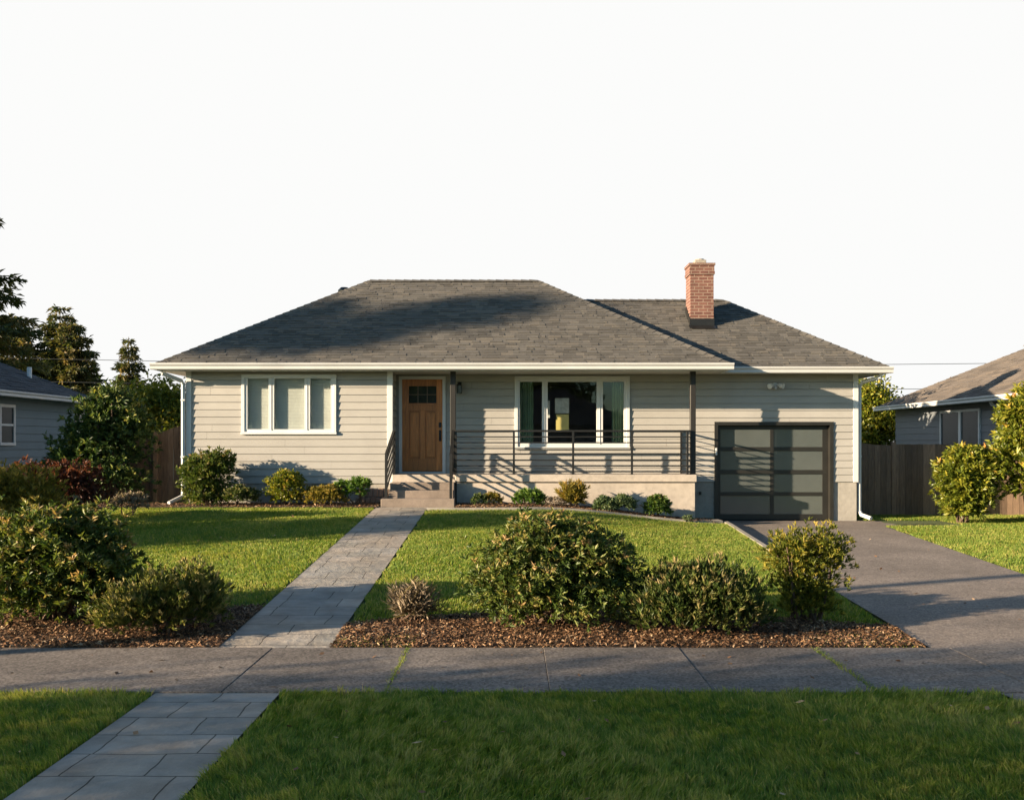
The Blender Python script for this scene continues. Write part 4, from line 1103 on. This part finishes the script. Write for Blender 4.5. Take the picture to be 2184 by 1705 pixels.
# ------------------------------------------------------------------ planting
def G_(x, y): return (x, y, gz(x, y))
R_ = 'bushes in the front bed'
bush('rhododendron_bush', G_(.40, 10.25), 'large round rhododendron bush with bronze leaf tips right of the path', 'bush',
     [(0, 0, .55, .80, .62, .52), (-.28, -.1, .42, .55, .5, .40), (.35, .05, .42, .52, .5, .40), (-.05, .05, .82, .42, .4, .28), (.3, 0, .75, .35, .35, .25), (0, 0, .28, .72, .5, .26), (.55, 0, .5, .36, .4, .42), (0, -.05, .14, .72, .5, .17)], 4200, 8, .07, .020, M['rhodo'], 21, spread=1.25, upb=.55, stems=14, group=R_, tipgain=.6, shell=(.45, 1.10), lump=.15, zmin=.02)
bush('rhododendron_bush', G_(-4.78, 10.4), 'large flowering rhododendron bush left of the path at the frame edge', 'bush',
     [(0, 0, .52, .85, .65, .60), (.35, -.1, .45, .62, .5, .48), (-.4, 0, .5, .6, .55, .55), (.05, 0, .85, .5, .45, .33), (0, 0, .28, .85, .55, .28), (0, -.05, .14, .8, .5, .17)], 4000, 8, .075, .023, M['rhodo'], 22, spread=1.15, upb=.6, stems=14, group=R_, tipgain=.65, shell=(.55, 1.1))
bush('heather_bush', G_(-3.47, 9.82), 'low spiky heather mound beside the big left rhododendron', 'bush',
     [(0, 0, .2, .52, .38, .34), (.25, .2, .25, .36, .3, .36), (-.25, 0, .15, .35, .3, .25)], 2800, 6, .065, .012, M['heath_light'], 23, spread=.45, upb=1.0, stems=8, group=R_, tipgain=.6, shell=(.5, 1.12))
bush('heather_bush', G_(1.84, 9.95), 'low wide heather bush right of the large round rhododendron', 'bush',
     [(0, 0, .26, .58, .42, .40), (-.3, 0, .2, .36, .34, .30), (.3, -.05, .22, .38, .32, .34), (-.05, .1, .40, .36, .3, .24), (0, 0, .14, .66, .42, .16)], 4200, 6, .07, .012, M['heath'], 24, spread=.45, upb=1.1, stems=10, group=R_, tipgain=.6, shell=(.5, 1.12))
bush('juniper_bush', G_(3.10, 10.55), 'upright feathery yellow-green bush with bare branches beside the driveway', 'bush',
     [(0, 0, .48, .36, .32, .40), (-.17, 0, .6, .24, .24, .30), (.02, 0, .12, .3, .24, .13), (.2, 0, .62, .26, .24, .30), (0, 0, .24, .28, .24, .24)], 2600, 6, .055, .012, M['olive'], 25, spread=.6, upb=1.0, stems=14, group=R_, tipgain=.5, shell=(.4, 1.18), zmin=.06)
def spiky(name, loc, label, cat, n, h, rad, mat, seed, group=None, wd=.006, flare=.6, part='foliage'):
    rs = np.random.default_rng(seed); root = thing(name, loc, label, cat, group)
    a = rs.uniform(0, 6.28, n); r = rad*np.sqrt(rs.random(n))
    P = np.stack([loc[0]+np.cos(a)*r*.35, loc[1]+np.sin(a)*r*.35, np.full(n, loc[2])], 1)
    hh = h*rs.uniform(.55, 1.1, n)
    D = np.stack([np.cos(a)*r*flare, np.sin(a)*r*flare, hh], 1)+rs.normal(0, .03, (n, 3))
    leaf_mesh(part, P, D, np.linalg.norm(D, axis=1), np.full(n, wd), rs.random(n), mat, root, fold=.1, rs=rs); return root
bush('lavender_clump', G_(-1.05, 10.35), 'dry brown twiggy lavender clump near the path', 'plant', [(0, 0, .16, .25, .2, .2), (0.03, 0, .1, .18, .16, .12)], 800, 4, .11, .0055, M['dry'], 31, .7, 1.0, 14, group=R_, shell=(.0, 1.05), lump=.2)
# under the left windows
g = 'shrubs in the bed under the left windows'
def yb(px, Y): return (px-1092)/2130*Y
bush('shrub', G_(yb(442, 20.6), 20.6), 'tallest shrub hiding the left downspout foot', 'bush', [(0, 0, .58, .48, .36, .46), (-.2, 0, .55, .36, .3, .45), (.2, 0, .75, .36, .3, .35), (0, -.05, .25, .42, .3, .26), (0, -.05, .1, .4, .3, .14)], 3000, 6, .075, .022, M['rhodo'], 41, .8, .6, 10, group=g, shell=(.5, 1.12))
bush('shrub', G_(yb(513, 20.4), 20.4), 'low brownish shrub right of the tallest shrub', 'bush', [(0, 0, .18, .36, .28, .22)], 1100, 6, .05, .016, M['heath'], 42, .8, .6, 5, group=g)
bush('shrub', G_(yb(610, 20.5), 20.5), 'round yellow-green shrub under the right half of the window', 'bush', [(0, 0, .32, .40, .34, .34), (.05, 0, .5, .3, .28, .22), (0, 0, .15, .3, .28, .15)], 2000, 6, .055, .02, M['laurel'], 43, .7, .8, 6, group=g)
bush('shrub', G_(yb(690, 20.4), 20.4), 'low olive-brown mound shrub between the round shrub and the leafy plant', 'bush', [(0, 0, .16, .45, .32, .24), (.1, 0, .22, .3, .28, .2)], 1700, 6, .05, .014, M['gold'], 44, .7, .8, 5, group=g)
bush('shrub', G_(yb(757, 20.5), 20.5), 'loose light green leafy plant nearest the steps', 'bush', [(0.02, 0, .30, .24, .24, .24), (-.3, .05, .38, .15, .14, .12), (.15, 0, .42, .18, .2, .14)], 330, 6, .08, .026, M['green'], 45, .9, .7, 8, group=g)
# porch bed
g = 'small plants in the bed below the porch'
def pl(px, Y, lab, blobs, n, L, W, mt, sd, **k): return bush('plant', G_(yb(px, Y), Y), lab, 'plant', blobs, n, 6, L, W, mt, sd, group=g, stems=4, **k)
pl(1022, 20.35, 'small dark green clump nearest the steps in the porch bed', [(0, 0, .1, .15, .13, .13)], 130, .06, .018, M['dark'], 51)
pl(1050, 20.5, 'pale golden tuft beside the dark clump in the porch bed', [(0, 0, .12, .2, .15, .15)], 200, .06, .014, M['gold'], 52)
pl(1130, 20.5, 'bright green leafy mound in the porch bed', [(0, 0, .13, .32, .2, .18)], 420, .075, .024, M['green'], 53, spread=.9)
pl(1180, 20.4, 'thin dry tuft right of the bright green mound', [(0, 0, .08, .22, .16, .12)], 110, .06, .01, M['dry'], 56)
bush('plant', G_(yb(1222, 20.45), 20.45), 'tall golden-brown feathery plant in the middle of the porch bed', 'plant', [(0, 0, .25, .27, .22, .26), (0, 0, .12, .2, .2, .12)], 420, 6, .12, .016, M['gold'], 54, .5, .9, 8, group=g, shell=(.2, 1.05))
pl(1310, 20.4, 'wide grey-green leafy plant right of the golden feathery plant', [(-.18, 0, .13, .24, .2, .17), (.2, 0, .15, .24, .2, .18)], 520, .085, .026, M['sage'], 55, spread=.9)
pl(1402, 20.45, 'rounded green plant with reddish tips near the driveway end', [(0, 0, .18, .26, .22, .24), (-.02, 0, .36, .12, .1, .08)], 520, .07, .022, M['greenred'], 57, spread=.9)

pl(1468, 20.15, 'tiny green sprig beside the concrete slab', [(0, 0, .05, .1, .08, .07)], 40, .05, .016, M['sage'], 59)

# left boundary planting
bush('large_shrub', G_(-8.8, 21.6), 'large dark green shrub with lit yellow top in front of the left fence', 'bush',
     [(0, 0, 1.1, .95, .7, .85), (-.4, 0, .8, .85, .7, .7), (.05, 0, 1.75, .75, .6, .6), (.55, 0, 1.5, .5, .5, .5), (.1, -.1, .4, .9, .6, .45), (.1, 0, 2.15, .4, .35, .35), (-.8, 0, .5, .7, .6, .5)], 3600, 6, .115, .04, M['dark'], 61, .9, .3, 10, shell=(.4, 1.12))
bush('maple_shrub', G_(-8.15, 17.6), 'dark red low maple shrub in front of the large dark shrub', 'bush',
     [(0, 0, .65, .85, .6, .42), (.4, 0, .5, .55, .5, .45), (-.5, 0, .6, .6, .5, .4)], 1600, 6, .09, .025, M['maple'], 62, .9, -.1, 8, shell=(.4, 1.12))
bush('yellow_shrub', G_(-8.1, 16.2), 'feathery yellow-green shrub at the left edge', 'bush',
     [(0, 0, .55, .75, .6, .5), (.35, 0, .45, .5, .4, .42), (-.4, 0, .6, .6, .5, .5)], 1800, 6, .09, .02, M['gold'], 63, .7, .9, 8, shell=(.45, 1.15))
bush('shrub', G_(-7.25, 18.9), 'small pale shrub at the foot of the dark red maple', 'bush', [(0, 0, .2, .35, .25, .2)], 300, 5, .07, .025, M['dry'], 64, .8, .4, 4)
# right side
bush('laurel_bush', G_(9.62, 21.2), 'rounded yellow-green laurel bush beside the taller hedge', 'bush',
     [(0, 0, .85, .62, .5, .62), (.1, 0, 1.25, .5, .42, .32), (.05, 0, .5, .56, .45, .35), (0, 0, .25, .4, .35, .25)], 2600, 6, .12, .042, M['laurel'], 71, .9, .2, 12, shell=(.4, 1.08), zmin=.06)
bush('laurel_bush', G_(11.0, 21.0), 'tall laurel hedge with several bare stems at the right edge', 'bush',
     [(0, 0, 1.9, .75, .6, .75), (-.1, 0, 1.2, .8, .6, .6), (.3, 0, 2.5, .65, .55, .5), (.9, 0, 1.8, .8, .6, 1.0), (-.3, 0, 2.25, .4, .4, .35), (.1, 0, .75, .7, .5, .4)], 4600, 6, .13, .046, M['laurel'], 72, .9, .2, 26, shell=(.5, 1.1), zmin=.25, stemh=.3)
tree('garden_tree', G_(12.6, 35.0), 'bushy yellow-green tree behind the fence right of the garage', 4.2,
     [(0, 0, 2.7, .95, .8, 1.1), (.45, 0, 2.1, .9, .8, .9), (-.3, 0, 3.1, .6, .6, .75), (1.2, .3, 2.0, .9, .8, .9), (-.2, 0, 1.4, 1, .8, 1)], 2200, .17, M['laurel'], 81, .07, 5)
tree('garden_tree', (14.0, 48, .3), 'slender far tree tops above the fence at right', 5.4, [(0, 0, 4.2, 1.0, 1., .9), (-1.5, 0, 3.9, 1.0, 1., .9), (1.4, 0, 3.6, 1.0, 1., .9)], 500, .35, M['green'], 82, .12, 4, shell=(.2, 1.15))
conifer('fir_tree', (27.5, 50, .3), 'fir tree top at the right edge above the roof', 10.5, 3.0, 83, L=.5, lv=22)
# background left
conifer('fir_tree', (-19.1, 32.5, .3), 'tall dark fir with long branches reaching in at the left edge', 11.6, 3.6, 91, base=.40, lv=15, L=.34, dens=1.2, shape=.45, droop=.32)
tree('added_shade_tree', (6.4, 29.6, .2), 'low round tree added out of sight behind the garage to shade the right neighbour wall', 4.6, [(0, 0, 3.1, 1.5, 1.6, 1.5), (0, 0, 1.5, 1.3, 1.6, 1.2), (0, 1.0, 2.6, 1.3, 1.3, 1.6)], 2000, .3, M['green'], 130, .12, 5, shell=(.1, 1.0))  # unseen tree added to keep sun off the right neighbour wall
conifer('fir_tree', (-27.5, 55, .3), 'left tree of the far bronze fir group', 8.7, 3.0, 92, L=.38, lv=22, shape=.5, group='far conifers behind the left house')
conifer('fir_tree', (-25.8, 57, .3), 'tallest middle tree of the far bronze fir group', 9.4, 2.7, 93, L=.38, lv=24, shape=.5, group='far conifers behind the left house')
conifer('fir_tree', (-24.3, 55, .3), 'right tree of the far bronze fir group', 8.4, 2.5, 94, L=.36, lv=22, shape=.5, group='far conifers behind the left house')
conifer('fir_tree', (-23.8, 62, .3), 'lone small fir between the far group and the main house', 8.2, 2.2, 95, L=.4, lv=20, shape=.75, group='far conifers behind the left house')
tree('dark_tree', (-27.5, 62, .3), 'low dark tree crown behind the left roof', 5.8, [(0, 0, 3.8, 1.8, 1.5, 1.8), (2, 0, 3.2, 1.6, 1.5, 1.6), (-2.2, 0, 3.6, 1.8, 1.5, 1.7)], 900, .45, M['dark'], 96, .15, 4)
tree('garden_tree', (-12.1, 34, .3), 'golden green rounded tree behind the shed beside the main house', 4.0,
     [(0, 0, 2.6, 1.2, 1, .95), (-1.1, 0, 2.3, .9, .9, .8), (.9, 0, 2.4, .9, .9, .8), (2, 0, 2.2, .8, .8, .8)], 1900, .2, M['olive'], 97, .09, 5)
# power lines
def wire(p0, p1, label, r_=.014, sag=.4):
    mb = MB(); a_ = Vector(p0); b_ = Vector(p1); pts = []
    for i in range(17):
        t = i/16; p = a_.lerp(b_, t); p.z -= sag*4*t*(1-t); pts.append(p)
    mb.tube(pts, r_, 5); tag(mb.build('power_line', M['black']), label, 'power line', 'overhead wires behind the houses')
wire((-60, 46, 7.2), (60, 50, 6.9), 'upper overhead wire crossing behind the houses', sag=1.4)
wire((-60, 46, 5.9), (60, 50, 5.2), 'lower overhead wire crossing behind the houses', sag=1.0)

# ------------------------------------------------------------------ what stands outside the frame and shades the scene
def pole(x, y, h, r_):
    root = thing('utility_pole', (x, y, 0), 'wooden utility pole on the left, outside the frame', 'utility pole')
    mb = MB(); mb.tube([(x, y, -.2), (x, y, h)], [r_, r_*.75], 12); mb.build('pole', M['trunk'], root)
    mb = MB(); mb.box(x-.05, x+.05, y-1.1, y+1.1, h-.6, h-.48); mb.build('crossarm', M['trunk'], root)
pole(-14.0, 5.25, 9.5, .13)
ZF = .245; YF = .408
def at_plane(x, Yc, Zc): return (x, Yc+(x+18)*YF, Zc+(x+18)*(-ZF))   # Zc at plane x=-18
# street tree (big shade over parkway)
tree('street_tree', (-16.5, -2.0, 0), 'broad street tree outside the frame at left', 6.2,
     [(0, 0, 3.9, 2.2, 2.6, 1.7), (0, -2.6, 3.6, 1.8, 2.2, 1.6), (0, 2.0, 3.7, 1.8, 1.8, 1.5), (0, -.5, 2.4, 2, 3.5, 1.3), (0, -4.5, 3.4, 1.6, 1.6, 1.5), (0, 3.2, 2.6, 1.2, 1.4, 1.4)], 3300, .2, M['green'], 101, .22, 5, shell=(.1, 1.05))
tree('round_tree', (-14, 12.9, .2), 'small round tree outside the frame at left', 4.0, [(0, 0, 2.6, 1.1, 1.15, 1.35), (0, 0, 1.4, 1.0, 1.0, 1.0)], 1500, .2, M['green'], 102, .1, 5, shell=(.1, 1.05))
bush('hedge', (-13, 15.4, .3), 'clipped hedge outside the frame at left', 'hedge', [(0, -.9, 1.0, .5, .9, 1.1), (0, .4, 1.0, .5, 1.0, 1.1), (0, 1.2, .8, .5, .7, .8)], 1500, 6, .12, .05, M['dark'], 103, .9, .2, 8, shell=(.1, 1.05))
# tall leaning pine whose high limbs shade the roof
tree('tall_pine', (-31, 15.5, .3), 'tall pine with high limbs outside the frame at left', 13.0,
     [(.5, -4.4, 11.4, .8, .30, 1.1), (0, -4.55, 10.2, .9, .36, .7), (0, -3.6, 9.9, .9, .34, .55), (0, -3.2, 10.7, .7, .25, .6), (0, -1.2, 10.2, 1., 1.6, .8), (0, 0, 11.5, 1., 1.4, 1.4)], 1800, .3, M['dark'], 105, .2, 5, shell=(.1, 1.05), lump=.1)
# across the street
oh = thing('house', (0, -24, 0), 'plain house across the street behind the camera', 'house')
mb = MB(); lap(mb, (0, -20, 0), (-1, 0, 0), (0, 1, 0), -8, 8, .2, 3.0, .2); mb.box(-8, 8, -29, -20.02, 0, 3.0); mb.build('wall', M['siding_grey'], oh)
hip_roof('roof', oh, -8.5, 8.5, -29.5, -19.5, 3.05, .5, M['shingle_dark'], 111, course=.25, tab=.5)
for i, (x, y, h) in enumerate(((-13, -14, 7), (13, -15, 8), (24, -18, 9), (-25, -20, 8), (3, -34, 9), (-8, -36, 9))):
    tree('street_tree', (x, y, 0), ['tree left across the street', 'tree right across the street', 'farther tree right across the street', 'farther tree left across the street', 'tree behind the house across the street', 'second tree behind the house across the street'][i]+' behind the camera', h,
         [(0, 0, h*.62, 2.6, 2.6, h*.33), (1.5, .5, h*.5, 2, 2, h*.25), (-1.5, -.5, h*.5, 2, 2, h*.25)], 900, .5, M['dark'], 120+i, .25, 4, group='trees across the street')
